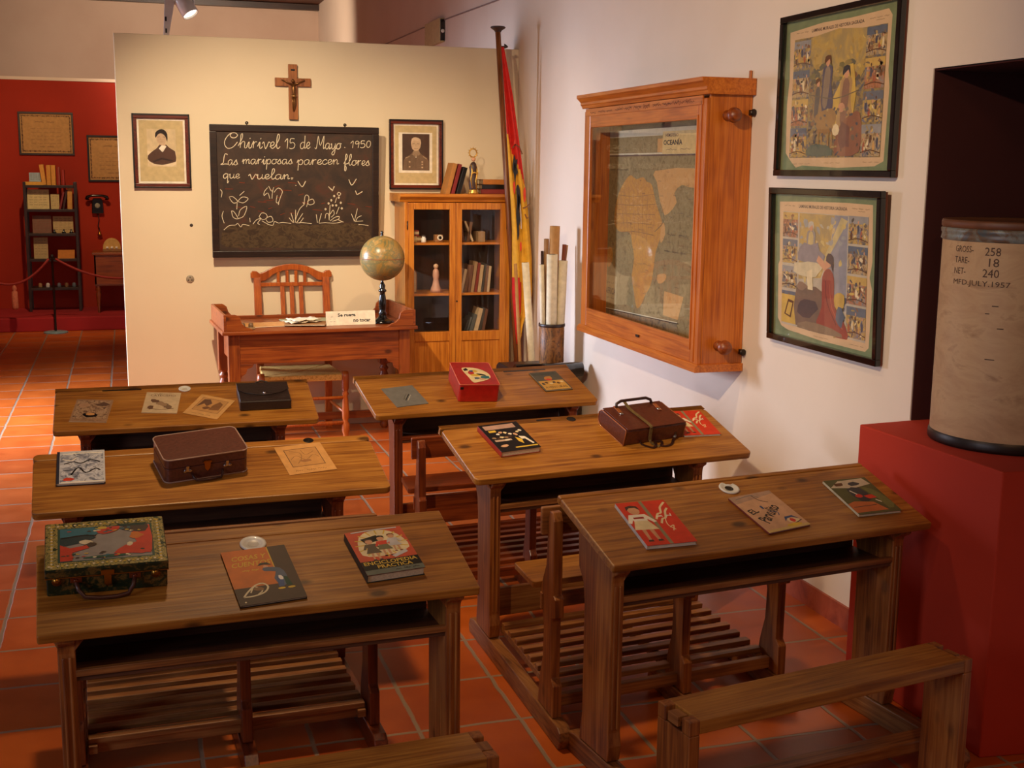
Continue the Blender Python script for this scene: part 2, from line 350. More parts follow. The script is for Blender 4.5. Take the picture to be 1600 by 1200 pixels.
# ------------------------------------------------------------------ school desks
DESK = dict(D1=(0.219,5.354,0.006,1.114,0.376,0.698,0.811), D2=(1.59,5.413,0.099,1.123,0.375,0.698,0.814), D3=(0.254,4.063,0.038,1.171,0.375,0.705,0.814),
            D4=(1.74,4.179,0.121,1.186,0.379,0.703,0.824), D5=(0.306,2.989,0.051,1.108,0.381,0.699,0.81), D6=(1.845,3.154,0.121,1.161,0.364,0.7,0.817))
def desk_matrix(k, u=0, v=0, rz=0, h=0):
    """frame lying on the sloping desktop of desk k (u to the right, v up the slope)"""
    x, y, t, W, D, zn, zf = DESK[k]; a = math.atan2(zf-zn, D)
    M = Matrix.Translation((x,y,zn)) @ Matrix.Rotation(t,4,'Z') @ Matrix.Rotation(a,4,'X')
    return M @ Matrix.Translation((u,v,h)) @ Matrix.Rotation(rz,4,'Z')
def rounded(x0, x1, y0, y1, r, near_only=False):
    pts = []
    for cx, cy, a in ((x1-r,y0+r,-90),(x1-r,y1-r,0),(x0+r,y1-r,90),(x0+r,y0+r,180)):
        for k in range(5): q = R(a+90*k/4); pts.append((cx+r*math.cos(q), cy+r*math.sin(q)))
    return pts
def make_desk(k, label, uL, uR, bench, legm, runm, barm, rad=.02, hole=None, grooves=(), seam=None, post=(0,.56,1), bv=-.645, footz=.12, slats=(-.52,.02,8), sh=0, low=0):
    x, y, t, W, D, zn, zf = DESK[k]
    T = thing('school_desk', label, 'desk', (x,y,0), t, 'sloping wooden school desks')
    a = math.atan2(zf-zn, D); L = math.hypot(D, zf-zn); th = .026
    MT = Matrix.Translation((0,0,zn)) @ Matrix.Rotation(a,4,'X')
    sv = seam if seam else L-.075
    # main board and pen ledge board, 2 mm joint between them
    top = MB().prism(rounded(-W/2, W/2, 0, sv-.001, rad), -th, 0, 'z', 0, MT).build('desktop', W_TOP, T, .004)
    led = MB().prism(rounded(-W/2, W/2, sv+.001, L, rad), -th, 0, 'z', 0, MT)
    led = led.build('pen_ledge', W_TOP, T, .004)
    for (u0, u1, v) in grooves:
        MB().prism(rounded(u0, u1, v-.006, v+.006, .0055), -.002, .0006, 'z', 0, MT).build('pen_groove', BLACK, led if v > sv else top)
    if hole:
        MB().lathe([(.001,.0008),(.016,.0008),(.018,.0014),(.019,.0004)], 20, MT @ Matrix.Translation((hole[0],hole[1],0))).build('inkwell_hole', BLACK, led if hole[1] > sv else top)
    def under(v): return zn + (zf-zn)*v/D - th/math.cos(a) - .001
    # legs: broad boards with a scrolled bracket under the top
    v0, v1 = .05, .24
    for u, sgn in ((uL,1),(uR,-1)):
        z0 = .075
        zt0, zt1 = under(v0-.03), under(v1+.03)
        prof = [(v0+.005,z0),(v1-.005,z0),(v1-.012,z0+.05),(v1-.02,z0+.09),(v1-.02,.52),(v1-.01,.58),(v1+.02,.62),(v1+.03,zt1),(v0-.03,zt0),(v0-.03,zt0-.012),(v0,zt0-.03),(v0+.004,zt0-.05),(v0+.004,z0+.09),(v0-.004,z0+.05)]
        lt = .021; b = MB().prism(prof, u-lt, u+lt, 'x')
        b.box(u-.012, u-.004, v0-.0015, v0+.006, z0+.1, zt0-.06).box(u+.004, u+.012, v0-.0015, v0+.006, z0+.1, zt0-.06)
        leg = b.build('leg', legm, T, .003)
        # scroll bracket running along the underside
        s = sgn
        pr = [(u+s*.018, under(v0)-.002),(u+s*.075, under(v0)-.002),(u+s*.07, under(v0)-.014),(u+s*.045, under(v0)-.02),(u+s*.03, under(v0)-.04),(u+s*.018, under(v0)-.055)]
        if s < 0: pr = pr[::-1]
        MB().prism(pr, v0+.0, v0+.05, 'y').build('bracket', legm, leg, .002)
        # outer cleat under the overhang
        s = -sgn; e_ = abs((W/2) - abs(u))
        if e_ > .05:
            pr = [(u+s*.018, under(v0)-.002),(u+s*(e_-.02), under(v0)-.002),(u+s*(e_-.03), under(v0)-.012),(u+s*(e_*.5), under(v0)-.018),(u+s*.03,under(v0)-.02),(u+s*.018, under(v0)-.05)]
            if s < 0: pr = pr[::-1]
            MB().prism(pr, v0+.0, v0+.05, 'y').build('cleat', legm, leg, .002)
        # runner on the floor
        near = (bv-.09) if bench else -.30
        if bench or k == 'D6':
            pr = [(near+.02,0),(v1+.09,0),(v1+.10,.03),(v1+.08,.06),(v1+.03,.072),(near+.03,.072),(near+.01,.06),(near,.035)]
        else:
            pr = [(-.10,0),(v1+.09,0),(v1+.10,.03),(v1+.03,.072),(-.08,.072),(-.10,.04)]
        MB().prism(pr, u-.022, u+.022, 'x').build('runner', runm, T, .004)
    # open book shelf under the top: front lip, floor board, back board
    zs = zn-.150
    MB().box(uL+.018, uR-.018, v0+.012, v1+.04, zs, zs+.014).build('shelf_board', SHELF_SHADED, T, .002)
    MB().prism([(v1+.01,zs),(v1+.025,zs),(v1+.025,under(v1+.02)-.004),(v1+.01,under(v1+.01)-.004)], uL+.018, uR-.018, 'x').build('back_board', SHELF_SHADED, T, .002)
    MB().box(uL+.018, uR-.018, v0+.004, v0+.02, zs+.014, zs+.032).build('front_lip', barm, T, .002)
    if bench: MB().box(uL+.018, uR-.018, .12, .142, .13, .24).build('stretcher', barm, T, .003)
    if bench:
        s0, s1, ns = slats
        sl = MB()
        for i in range(ns):
            v = s0 + (s1-s0)*i/(ns-1); sl.box(uL+.024, uR-.024, v-.017, v+.017, footz, footz+.018)
        sl.box(uL+.024, uL+.05, s0-.03, s1+.03, footz-.025, footz).box(uR-.05, uR-.024, s0-.03, s1+.03, footz-.025, footz)
        mid = uL+(uR-uL)*post[1]; sl.box(mid-.013, mid+.013, s0-.03, s1+.03, footz-.025, footz)
        sl.build('footrest', barm, T, .0025)
        for i, q in enumerate(post):
            u = uL+(uR-uL)*q; th2 = .016; n_ = bv
            prof = [(n_,.073),(n_+.15,.073),(n_+.135,.16),(n_+.105,.25),(n_+.10,.36),(n_+.135,.45),(n_+.13,.48),(n_+.085,.56),(n_+.07,.76-low),(n_+.055,.785-low),(n_+.03,.785-low),(n_+.015,.76-low),(n_+.012,.48),(n_-.006,.47),(n_-.006,.41),(n_+.02,.40),(n_+.022,.20),(n_,.18)]
            p = MB().prism(prof, u-th2, u+th2, 'x').build('bench_post', legm, T, .003)
            if i == 1:
                MB().prism([(n_-.10,0),(n_+.28,0),(n_+.28,.03),(n_+.26,.07),(n_-.07,.07),(n_-.09,.04)], u-.022, u+.022, 'x').build('runner', runm, T, .003)
        MB().box(uL-.035, uR+.03, bv+.078, bv+.098, .70-low, .79-low).build('backrest', barm, T, .004)
        for (a_, b_) in ((post[0],post[1]),(post[1],post[2])):
            ua, ub = uL+(uR-uL)*a_+.02, uL+(uR-uL)*b_-.02
            if a_ == post[0]: ua -= .06
            M_ = Matrix.Translation((0,bv+.13,.475))
            bs_ = MB().prism(rounded(ua, ub, 0.01, .22, .012), -.011, .011, 'z', 0, M_).build('bench_seat', W_TOP if legm is W_LEG else barm, T, .003)
            MB().box(ua+.02, ub, bv+.11, bv+.13, .40, .455).build('seat_rail', barm, bs_, .002)
        MB().box(uL+.02, uR-.02, bv+.05, bv+.075, .085, .125).build('lower_rail', barm, T, .002)
    elif k == 'D6':
        MB().box(uL-.03, uR+.005, -.25, -.18, .072, .112).build('foot_rail', barm, T, .006)
    if sh:                      # the underframe stands slightly askew to the top
        for o in T.children_recursive:
            if o.name.split('.')[0] in ('desktop','pen_ledge','pen_groove','inkwell_hole'): continue
            for q in o.data.vertices: q.co.x += sh*q.co.y
    return T
make_desk('D1','pine school desk at the far left, carrying a small black leather case', -.43, .39, True, W_REDL, W_REDR, W_REDB, grooves=((-.36,-.19,.363),), seam=.372, low=.075)
make_desk('D2','rounded-corner pine school desk in front of the glazed bookcase, with a red box on it', -.45, .44, True, W_REDL, W_REDR, W_REDB, grooves=((.20,.43,.362),), seam=.375, sh=.17, low=.075)
make_desk('D3','pine school desk on the left, in the middle row, carrying a brown suitcase', -.47, .405, True, W_REDL, W_REDR, W_BAR, hole=(.36,.372), post=(0,.55,1), bv=-.50, slats=(-.45,-.03,7), seam=.345, low=.055)
make_desk('D4','pine school desk on the right, in the middle row, carrying a brown leather satchel', -.50, .37, True, W_LEG, W_RUN, W_BAR, hole=(-.035,.375), grooves=((-.185,-.12,.385),), seam=.374, sh=.12, low=.04)
make_desk('D5','nearest pine school desk on the left, carrying a green decorated tin case', -.49, .495, False, W_LEG, W_RUN, W_BAR, rad=.005, seam=.345)
make_desk('D6','nearest pine school desk on the right, beside the red sill block, with three booklets', -.535, .495, False, W_LEG, W_RUN, W_BAR, rad=.005, seam=.36)
def plank_bench(label, x, y, rz, Ln, D=.145, H=.45):
    T = thing('bench', label, 'bench', (x,y,0), rz, 'low plank benches in front')
    MB().box(.03, Ln-.03, 0, D, H-.038, H).build('seat', W_TOP, T, .003)
    for a in (0, Ln-.032):
        p = MB(); p.box(a, a+.032, 0, D, 0, H-.04)
        p.box(a, a+.032, 0, .036, H-.04, H).box(a, a+.032, D-.036, D, H-.04, H)
        leg = p.build('leg', W_LEG, T, .003)
    for a in (-.002, Ln-.03):
        MB().box(a, a+.032, .05, .095, H-.032, H-.006).build('tenon', W_RUN, T, .001)
    return T
plank_bench('low plank bench on the right, in front of the desk beside the red sill', 1.283, 2.596, .163, .965)
plank_bench('low plank bench cut by the photo bottom, before the desk with green tin', -.20, 2.50, .06, .98)

# ------------------------------------------------------------------ flat artwork on covers, papers and pictures
class Sheet:
    """coordinates 0..1 across (x) and up (y) on a w x h rectangle centred at the local origin"""
    def __init__(s, w, h, z=0, M=None):
        s.b = art(); s.w, s.h, s.z, s.M = w, h, z, M; s.mats = []; s.n = 0
    def mi(s, m):
        if m not in s.mats: s.mats.append(m)
        return s.mats.index(m)
    def lay(s): s.n += 1; return s.z + s.n*.000012
    def P(s, p): return ((p[0]-.5)*s.w, (p[1]-.5)*s.h)
    def poly(s, pts, m, sm=0):
        if sm: pts = [p[:2] for p in smooth(pts, sm, True)]
        s.b.poly([s.P(p) for p in pts], s.lay(), s.mi(m), s.M); return s
    def rect(s, x0, y0, x1, y1, m): return s.poly([(x0,y0),(x1,y0),(x1,y1),(x0,y1)], m)
    def blob(s, cx, cy, rx, ry, m, n=10, j=0, rot=0):
        pts = []
        for k in range(n):
            a = 2*math.pi*k/n; q = 1+random.uniform(-j,j); x, y = rx*q*math.cos(a), ry*q*math.sin(a)
            pts.append((cx+x*math.cos(rot)-y*math.sin(rot), cy+x*math.sin(rot)+y*math.cos(rot)))
        return s.poly(pts, m)
    def line(s, pts, wd, m, sm=3):
        if sm and len(pts) > 2: pts = [p[:2] for p in smooth(pts, sm)]
        s.b.ribbon([s.P(p) for p in pts], wd, s.lay(), s.mi(m), s.M); return s
    def text(s, body, x, y, w, h, m, rot=0, shear=0, bold=0):
        p = s.P((x,y)); text_into(s.b, body, p[0], p[1], w*s.w, h*s.h, s.lay(), s.mi(m), rot, shear, s.M, bold); return s
    def scribble(s, x0, x1, y, h, wd, m, words=4):
        for i in range(words):
            a = x0+(x1-x0)*(i+.08)/words; b = x0+(x1-x0)*(i+random.uniform(.7,.92))/words; n = int(6+6*random.random())
            s.line([(a+(b-a)*k/n, y+h*(random.uniform(.2,.6) if k%2 else random.uniform(-.5,0))*(1 if random.random()>.2 else 2)) for k in range(n+1)], wd, m, 2)
        return s
    def child(s, x, y, h, skirt, top, skin, hair, legs=None, lean=0):
        k = s.h/s.w; 
        def q(dx, dy): return (x+dx*h*k+lean*dy*h, y+dy*h)
        s.poly([q(-.10,0),(q(-.06,.0)),q(-.03,.38),q(-.10,.38)], legs or skin); s.poly([q(.05,0),q(.10,0),q(.10,.38),q(.02,.38)], legs or skin)
        s.poly([q(-.13,0),q(-.03,0),q(-.04,.05),q(-.11,.05)], hair); s.poly([q(.04,0),q(.14,0),q(.12,.05),q(.05,.05)], hair)
        s.poly([q(-.21,.33),q(.20,.31),q(.11,.58),q(-.11,.58)], skirt); s.poly([q(-.12,.56),q(.12,.56),q(.14,.74),q(-.14,.74)], top)
        s.poly([q(-.14,.74),q(-.24,.52),q(-.18,.50),q(-.10,.64)], top); s.poly([q(.14,.74),q(.26,.52),q(.20,.50),q(.10,.64)], top)
        a = q(0,.85); s.blob(a[0], a[1], .10*h*k, .11*h, skin, 12); s.poly([q(-.12,.86),q(-.10,.97),q(0,1.0),q(.10,.97),q(.12,.86),q(.05,.93),q(-.05,.93)], hair)
        return s
    def build(s, name, parent=None): return s.b.build(name, s.mats, parent)
C_ = plain
RED = C_(206,52,22,.5); DRED = C_(150,24,14,.5); ORANGE = C_(206,112,30,.5); BROWN = C_(66,42,28,.5); CREAM = C_(226,206,160,.6); PINK = C_(206,160,124,.6)
YEL = C_(214,176,60,.6); GREEN = C_(40,66,38,.5); OLIVE = C_(120,112,66,.7); TEAL = C_(46,110,118,.5); BLUE = C_(54,76,120,.5); SKIN = C_(206,150,110,.6); GREYW = C_(196,190,186,.6); SLATE = C_(112,110,106,.6); SEPIA = C_(100,66,40,.8); TAN = C_(196,140,78,.8); OFFW = C_(232,222,204,.6); NAVY = C_(24,28,52,.5); GREYB = C_(92,100,112,.6); LBROWN = C_(150,104,60,.7)

def booklet(name, label, cat, k, u, v, w, h, th, rz, paint, spine=BROWN, pages=PAGES, base=CREAM, group=None, lift=0):
    T = thing(name, label, cat, M=desk_matrix(k, u, v, rz, lift+.0008), group=group)
    t = th
    if t > .004:
        MB().box(-w/2+.001, w/2-.003, -h/2+.003, h/2-.003, .001, t-.0012).build('pages', pages, T, .0005)
        c = MB(); c.box(-w/2, w/2, -h/2, h/2, 0, .0012).box(-w/2, -w/2+.0015, -h/2, h/2, 0, t); c.build('back_cover', spine, T, .0005)
        MB().box(-w/2, w/2, -h/2, h/2, t-.0012, t).build('front_cover_board', base, T, .0004).name = 'front_cover'
    else:
        MB().box(-w/2, w/2, -h/2, h/2, 0, t).build('paper', base, T)
    s = Sheet(w, h, t+.0001); paint(s); s.build('cover_print', T)
    return T

# ---- desk D1
def p_mag1(s):
    s.rect(0,0,1,1,C_(150,112,78,.7)); m = mottled('magazine_print', [S(40,28,22), S(120,86,58), S(180,146,110), S(70,48,34)], 60, .6)
    s.rect(.05,.14,.95,.95,m); s.blob(.5,.3,.22,.12,BLACK,10,.2).blob(.5,.34,.13,.06,TAN,8).blob(.75,.78,.18,.1,C_(90,60,40),8,.3).blob(.25,.72,.14,.12,C_(170,130,96),8,.3); s.scribble(.1,.9,.07,.03,.002,SEPIA)
booklet('magazine','worn picture magazine at the left end of the desk by the teacher','magazine','D1',-.403,.171,.153,.205,.003,-.15,p_mag1)
def p_mag2(s):
    s.rect(0,0,1,1,C_(196,170,132,.7)); s.text('CATECISMO',.14,.80,.72,.09,SEPIA); s.scribble(.2,.8,.93,.02,.0015,SEPIA)
    for i in range(9): s.blob(.2+.6*((i*37)%10)/10,.25+.38*((i*53)%10)/10,.1,.08,[SEPIA,C_(120,92,66),C_(150,120,88)][i%3],8,.35)
    s.line([(.12,.2),(.5,.16),(.88,.22)],.004,SEPIA)
booklet('magazine','pale illustrated booklet just left of the inkwell on the desk by the teacher','booklet','D1',-.109,.218,.150,.195,.003,-.15,p_mag2)
def p_print(s):
    s.rect(0,0,1,1,C_(200,150,86,.8)); s.rect(.12,.24,.88,.88,C_(150,104,58,.8)); s.rect(.14,.26,.86,.86,C_(184,134,74,.8))
    s.poly([(.16,.4),(.3,.6),(.42,.5),(.5,.66),(.36,.84),(.2,.8)],SEPIA).poly([(.55,.34),(.82,.4),(.8,.7),(.66,.8),(.56,.6)],C_(128,84,44)).blob(.45,.42,.1,.06,C_(110,72,40),8,.3); s.scribble(.2,.8,.1,.03,.0015,SEPIA,3)
booklet('loose_print','tan paper print lying askew beside the black leather case','paper','D1',.092,.160,.160,.195,.0015,-.5,p_print, base=TAN)
def leather(r,g,b,ro=.42): return plain(r,g,b,ro,0,.25,.25,90,.4)
T = thing('leather_case','small black leather flap case at the right end of the desk by the teacher','case',M=desk_matrix('D1',.334,.195,.0,.001))
BL = leather(40,28,26)
MB().box(-.113,.113,-.09,.085,0,.046).build('body', BL, T, .006, 3)
MB().prism([(-.114,.088),(-.114,.02),(-.08,-.012),(-.03,-.03),(0,-.036),(.03,-.03),(.08,-.012),(.114,.02),(.114,.088)], .0465, .0505, 'z').build('flap', BL, T, .0015)
MB().lathe([(.007,.050),(.007,.055),(.004,.058),(.0005,.0585)],12,Matrix.Translation((0,-.026,0))).build('clasp', CHROME, T)
MB().tube([(-.03,.088,.035),(-.025,.10,.045),(0,.104,.05),(.025,.10,.045),(.03,.088,.035)],.004,8).build('handle', BL, T)
def inkwell(label, k, u, v, sc=1, chipped=False):
    T = thing('inkwell', label, 'inkwell', M=desk_matrix(k,u,v,0,.0005), group='white ceramic inkwells')
    prof = [(.012*sc,-.02),(.014*sc,-.001),(.034*sc,0),(.036*sc,.002),(.035*sc,.005),(.030*sc,.006),(.024*sc,.003),(.014*sc,.001),(.013*sc,-.012)]
    b = MB(); b.lathe(prof[2:8], 28)
    if chipped:
        for i, p in enumerate(b.v):
            a = math.atan2(p.y, p.x)
            if .7 < a < 1.7 and p.length > .02: b.v[i] = Vector((p.x*.68, p.y*.62, p.z))
    b.build('rim', WHITE, T)
    MB().lathe([(.0005,.0012),(.013*sc,.0014),(.015*sc,.0018)],20).build('well', C_(206,198,184,.3) if not chipped else BLACKG, T)
inkwell('white ceramic inkwell on the desk by the teacher, behind the pale booklet','D1',-.003,.345,.75)
inkwell('round white ceramic inkwell set in the desk with the green tin case','D5',-.002,.305,1.0)
inkwell('chipped white ceramic inkwell in the desk beside the red sill block','D6',.001,.312,.95,True)
# ---- desk D3
def p_gulls(s):
    s.rect(0,0,1,1,C_(196,196,200,.55)); m = mottled('blue_grey_print', [S(40,44,60), S(120,124,140), S(206,206,212), S(96,92,96)], 34, .6)
    s.rect(.07,.04,.97,.96,m); s.rect(0,0,.06,1,NAVY)
    s.line([(.12,.9),(.5,.93),(.95,.92)],.006,OFFW).line([(.15,.6),(.35,.66),(.5,.6),(.7,.7),(.9,.62)],.006,BLACK).line([(.3,.25),(.45,.48),(.6,.3),(.8,.42),(.9,.36)],.006,BLACK).line([(.12,.75),(.3,.7),(.4,.78)],.005,OFFW)
    s.blob(.25,.12,.13,.05,RED,10,.2); s.rect(.1,.02,.97,.05,OFFW)
booklet('picture_book','blue-grey picture book at the left end of the desk with the brown suitcase','book','D3',-.432,.270,.155,.220,.009,-.02,p_gulls, spine=NAVY)
T = thing('suitcase','small brown leather-look suitcase with chrome latches on the middle left desk','suitcase',M=desk_matrix('D3',-.040,.240,.165,.001))
LB = leather(92,48,36); LB2 = plain(168,134,116,.5,0,0,.1)
def rr(x0,x1,y0,y1,r): return rounded(x0,x1,y0,y1,r)
MB().prism(rr(-.143,.143,-.09,.09,.022),.0,.052,'z',sm=False).build('body', LB, T, .002)
MB().prism(rr(-.143,.143,-.09,.09,.022),.053,.088,'z').build('lid', LB, T, .003)
for z in (.0865,.0015): MB().tube([(p[0]*1.005,p[1]*1.005,z) for p in rr(-.143,.143,-.09,.09,.022)+[(.121,-.09)]],.0026,8).build('piping', LB2, T)
for x in (-.068,.068):
    MB().box(x-.012,x+.012,-.094,-.090,.036,.046).lathe([(.005,0),(.005,.004),(.0005,.005)],10,Matrix.Translation((x-.009,-.094,.041)) @ Matrix.Rotation(R(90),4,'X')).lathe([(.005,0),(.005,.004),(.0005,.005)],10,Matrix.Translation((x+.009,-.094,.041)) @ Matrix.Rotation(R(90),4,'X')).box(x-.005,x+.005,-.095,-.09,.046,.058).build('latch', CHROME, T, .0005)
MB().prism([(-.012,.070),(-.009,.040),(0,.028),(.009,.040),(.012,.070)],-.0945,-.0905,'y').box(-.014,.014,-.0955,-.0905,.062,.068).build('lock_plate', BRASS, T, .0005)
MB().tube([(-.052,-.092,.026),(-.05,-.103,.018),(-.042,-.112,.009),(0,-.115,.007),(.042,-.112,.009),(.05,-.103,.018),(.052,-.092,.026)],.0042,8).build('handle', leather(60,30,24), T)
def p_map(s):
    s.rect(0,0,1,1,C_(204,148,82,.8)); s.rect(.15,.24,.85,.86,SEPIA); s.rect(.165,.255,.835,.845,C_(190,136,74,.8))
    s.line([(.2,.5),(.35,.62),(.5,.45),(.7,.6),(.8,.5)],.0015,SEPIA).line([(.25,.8),(.45,.7),(.42,.5),(.3,.35)],.0015,SEPIA).line([(.5,.8),(.55,.62),(.75,.72)],.0015,SEPIA).blob(.5,.42,.14,.05,C_(150,100,54),9,.3); s.scribble(.15,.85,.1,.04,.0012,SEPIA,3)
booklet('loose_print','tan paper print with a framed drawing, right of the brown suitcase','paper','D3',.325,.238,.172,.205,.0015,.12,p_map, base=TAN)
# ---- desk D2
def p_note(s):
    s.rect(0,0,1,1,SLATE); s.line([(.42,.28),(.66,.56)],.004,BLACK,0).line([(.38,.34),(.6,.6)],.0015,C_(60,56,50),0).line([(.36,.3),(.44,.4),(.5,.5)],.0015,C_(70,66,60)).line([(.46,.24),(.7,.52)],.001,OFFW,0)
booklet('notebook','thin grey notebook at the left end of the desk before the bookcase','notebook','D2',-.375,.167,.158,.190,.003,.11,p_note, base=SLATE)
T = thing('lunch_box','red hard case with a round-edged colour print, on the desk before the bookcase','case',M=desk_matrix('D2',-.03,.180,-.13,.001))
RBX = plain(168,26,18,.38,0,.3,.15,40); 
MB().prism(rr(-.097,.097,-.115,.125,.012),0,.09,'z').build('body', RBX, T, .004, 3)
MB().tube([(p[0],p[1],.09) for p in rr(-.097,.097,-.115,.125,.012)+[(.085,-.115)]],.002,6).build('edge_trim', C_(210,104,70,.5), T)
s = Sheet(.194,.24,.0915); 
s.poly([(.22,.70),(.32,.78),(.62,.74),(.82,.56),(.86,.36),(.74,.24),(.5,.14),(.36,.12),(.30,.34)],CREAM,3)
s.poly([(.25,.70),(.34,.76),(.38,.66),(.27,.62)],BLACK).blob(.42,.54,.08,.08,C_(190,40,40),9,.25).blob(.52,.62,.07,.05,YEL,8,.2).blob(.5,.44,.12,.05,YEL,8,.3).blob(.64,.46,.13,.035,BLACK,8,.2,-.3).blob(.72,.34,.12,.07,TEAL,9,.2).blob(.5,.3,.08,.05,GREYB,8,.3).blob(.44,.62,.05,.04,BLUE,8,.2).blob(.62,.26,.09,.04,PINK,8,.3)
s.build('lid_print', T)
MB().tube([(.098,-.06,.06),(.106,-.055,.062),(.108,-.03,.05),(.106,0,.045),(.098,.005,.05)],.005,8).build('handle', BLACK, T)
MB().box(-.094,-.078,-.1175,-.114,.066,.078).build('clasp', IRON, T, .001)
def p_com(s):
    s.rect(0,0,1,1,C_(88,84,76,.6)); s.rect(.04,.04,.96,.52,C_(206,158,76,.6)); s.blob(.5,.66,.16,.12,C_(190,130,60),9,.3).blob(.46,.58,.12,.05,RED,8,.3).rect(.05,.82,.9,.95,C_(70,74,70))
    for i in range(6): s.blob(.15+.14*i,.36+.06*(i%2),.06,.05,[BLACK,SEPIA,CREAM][i%3],8,.3)
    s.text('AVENTURAS',.1,.12,.8,.10,BROWN)
booklet('comic_book','yellow and grey comic at the right end of the desk before the bookcase','comic','D2',.400,.225,.148,.200,.005,.04,p_com, spine=BLACK)
# ---- desk D4
def p_black(s):
    s.rect(0,0,1,1,BLACK); s.rect(.08,.80,.86,.95,C_(176,140,126,.6)); s.rect(.12,.70,.3,.77,YEL)
    for i in range(7): s.blob(.28+.10*i,.62+.05*math.sin(i*1.3),.045,.035,[OFFW,PINK,CREAM][i%3],8,.3)
    for i in range(5): s.blob(.12+.10*i,.50-.03*(i%2),.05,.04,[C_(140,110,80),BROWN,CREAM][i%3],8,.3)
    s.rect(.08,.36,.5,.42,C_(190,160,140)).blob(.4,.39,.07,.03,OFFW,8,.2).poly([(.62,.46),(.74,.36),(.70,.2),(.62,.3)],YEL).poly([(.72,.48),(.86,.44),(.95,.18),(.9,.16),(.82,.36),(.74,.36)],OFFW).blob(.2,.2,.1,.05,PINK,8,.3).rect(.42,.08,.98,.12,YEL).blob(.7,.54,.04,.04,PINK,8)
booklet('textbook','thick black-covered schoolbook at the left end of the middle right desk','book','D4',-.365,.245,.168,.205,.022,.08,p_black, spine=C_(150,40,30,.5), base=BLACK)
T = thing('satchel','brown leather school satchel with straps on the middle right desk','satchel',M=desk_matrix('D4',.212,.245,.09,.001))
LS = leather(84,36,22,.38); LSd = leather(50,22,16,.4); LST = plain(150,84,40,.45,0,.2,.2,60)
prof = [(-.095,0),(.075,0),(.092,.010),(.100,.030),(.097,.052),(.082,.066),(-.092,.068),(-.097,.06)]
MB().prism(prof,-.143,.143,'x',sm=False).build('body', LS, T, .004, 3)
for x in (-.1435,.1435):
    MB().tube([(x,p[0],p[1]) for p in prof+prof[:1]],.0022,6).build('edge_welt', LST, T)
MB().prism([(-.10,.069),(.088,.067),(.088,.0705),(-.10,.0725)],-.138,.138,'x').build('flap', LS, T, .001)
MB().tube([(-.085,.07,.075),(-.082,.078,.088),(-.06,.082,.096),(.06,.082,.096),(.082,.078,.088),(.085,.07,.075)],.006,10).build('handle', LSd, T)
for x in (-.092,.088):
    MB().box(x-.008,x+.008,.02,.075,.0725,.0755,0,Matrix.Rotation(R(-6),4,'Z')).build('handle_tab', LST, T, .001)
    MB().lathe([(.008,0),(.008,.003),(.0005,.004)],12,Matrix.Translation((x,.022,.0735))).build('rivet', CHROME, T)
ST = plain(104,84,46,.6,0,0,.2,60)
def strap(pts, wd=.012):
    b = MB(); P = [Vector(p) for p in smooth(pts,5)]
    vs = []
    for i, p in enumerate(P):
        t = (P[min(i+1,len(P)-1)]-P[max(i-1,0)]).normalized(); q = t.cross(Vector((0,0,1)))
        if q.length < .25: q = Vector((1,0,0))
        q.normalize(); q *= wd/2; vs += [p+q, p-q]
    b.add(vs, [(2*i,2*i+1,2*i+3,2*i+2) for i in range(len(P)-1)]); return b
strap([(-.045,.08,.092),(-.04,.04,.078),(-.035,-.02,.0765),(-.03,-.095,.0745),(-.028,-.1015,.06),(-.026,-.102,.03),(-.022,-.106,.006),(-.01,-.125,.002),(.0,-.14,.002)],.014).build('buckle_strap', ST, T, solid=.002)
strap([(-.07,-.100,.02),(-.066,-.104,.006),(-.05,-.125,.003),(-.03,-.14,.003),(-.012,-.13,.006),(-.006,-.112,.008),(.012,-.104,.007),(.028,-.11,.006),(.02,-.125,.004),(.01,-.135,.003),(.03,-.142,.003),(.06,-.135,.003),(.085,-.11,.004),(.098,-.100,.012),(.10,-.098,.03)],.010).build('shoulder_strap', LSd, T, solid=.002)
def p_redbook(s):
    s.rect(0,0,1,1,RED); s.rect(.46,0,.53,1,C_(140,128,96,.6)); s.child(.24,.08,.84,CREAM,OFFW,SKIN,BROWN,SKIN)
    s.rect(.13,.60,.34,.64,DRED); s.line([(.56,.56),(.66,.68),(.74,.70),(.80,.82),(.9,.9),(.96,.94)],.007,CREAM).line([(.60,.46),(.68,.56),(.76,.58),(.84,.72),(.93,.80)],.007,CREAM)
    s.scribble(.58,.92,.62,.05,.003,OFFW,2); s.line([(.82,.70),(.72,.52),(.70,.40),(.78,.30)],.003,CREAM).line([(.70,.36),(.80,.40),(.72,.28)],.003,CREAM)
booklet('reading_book','red reading book with a child on it, partly behind the leather satchel','book','D4',.460,.255,.165,.20,.008,-.08,p_redbook, spine=GREYW, base=RED, pages=OFFW)
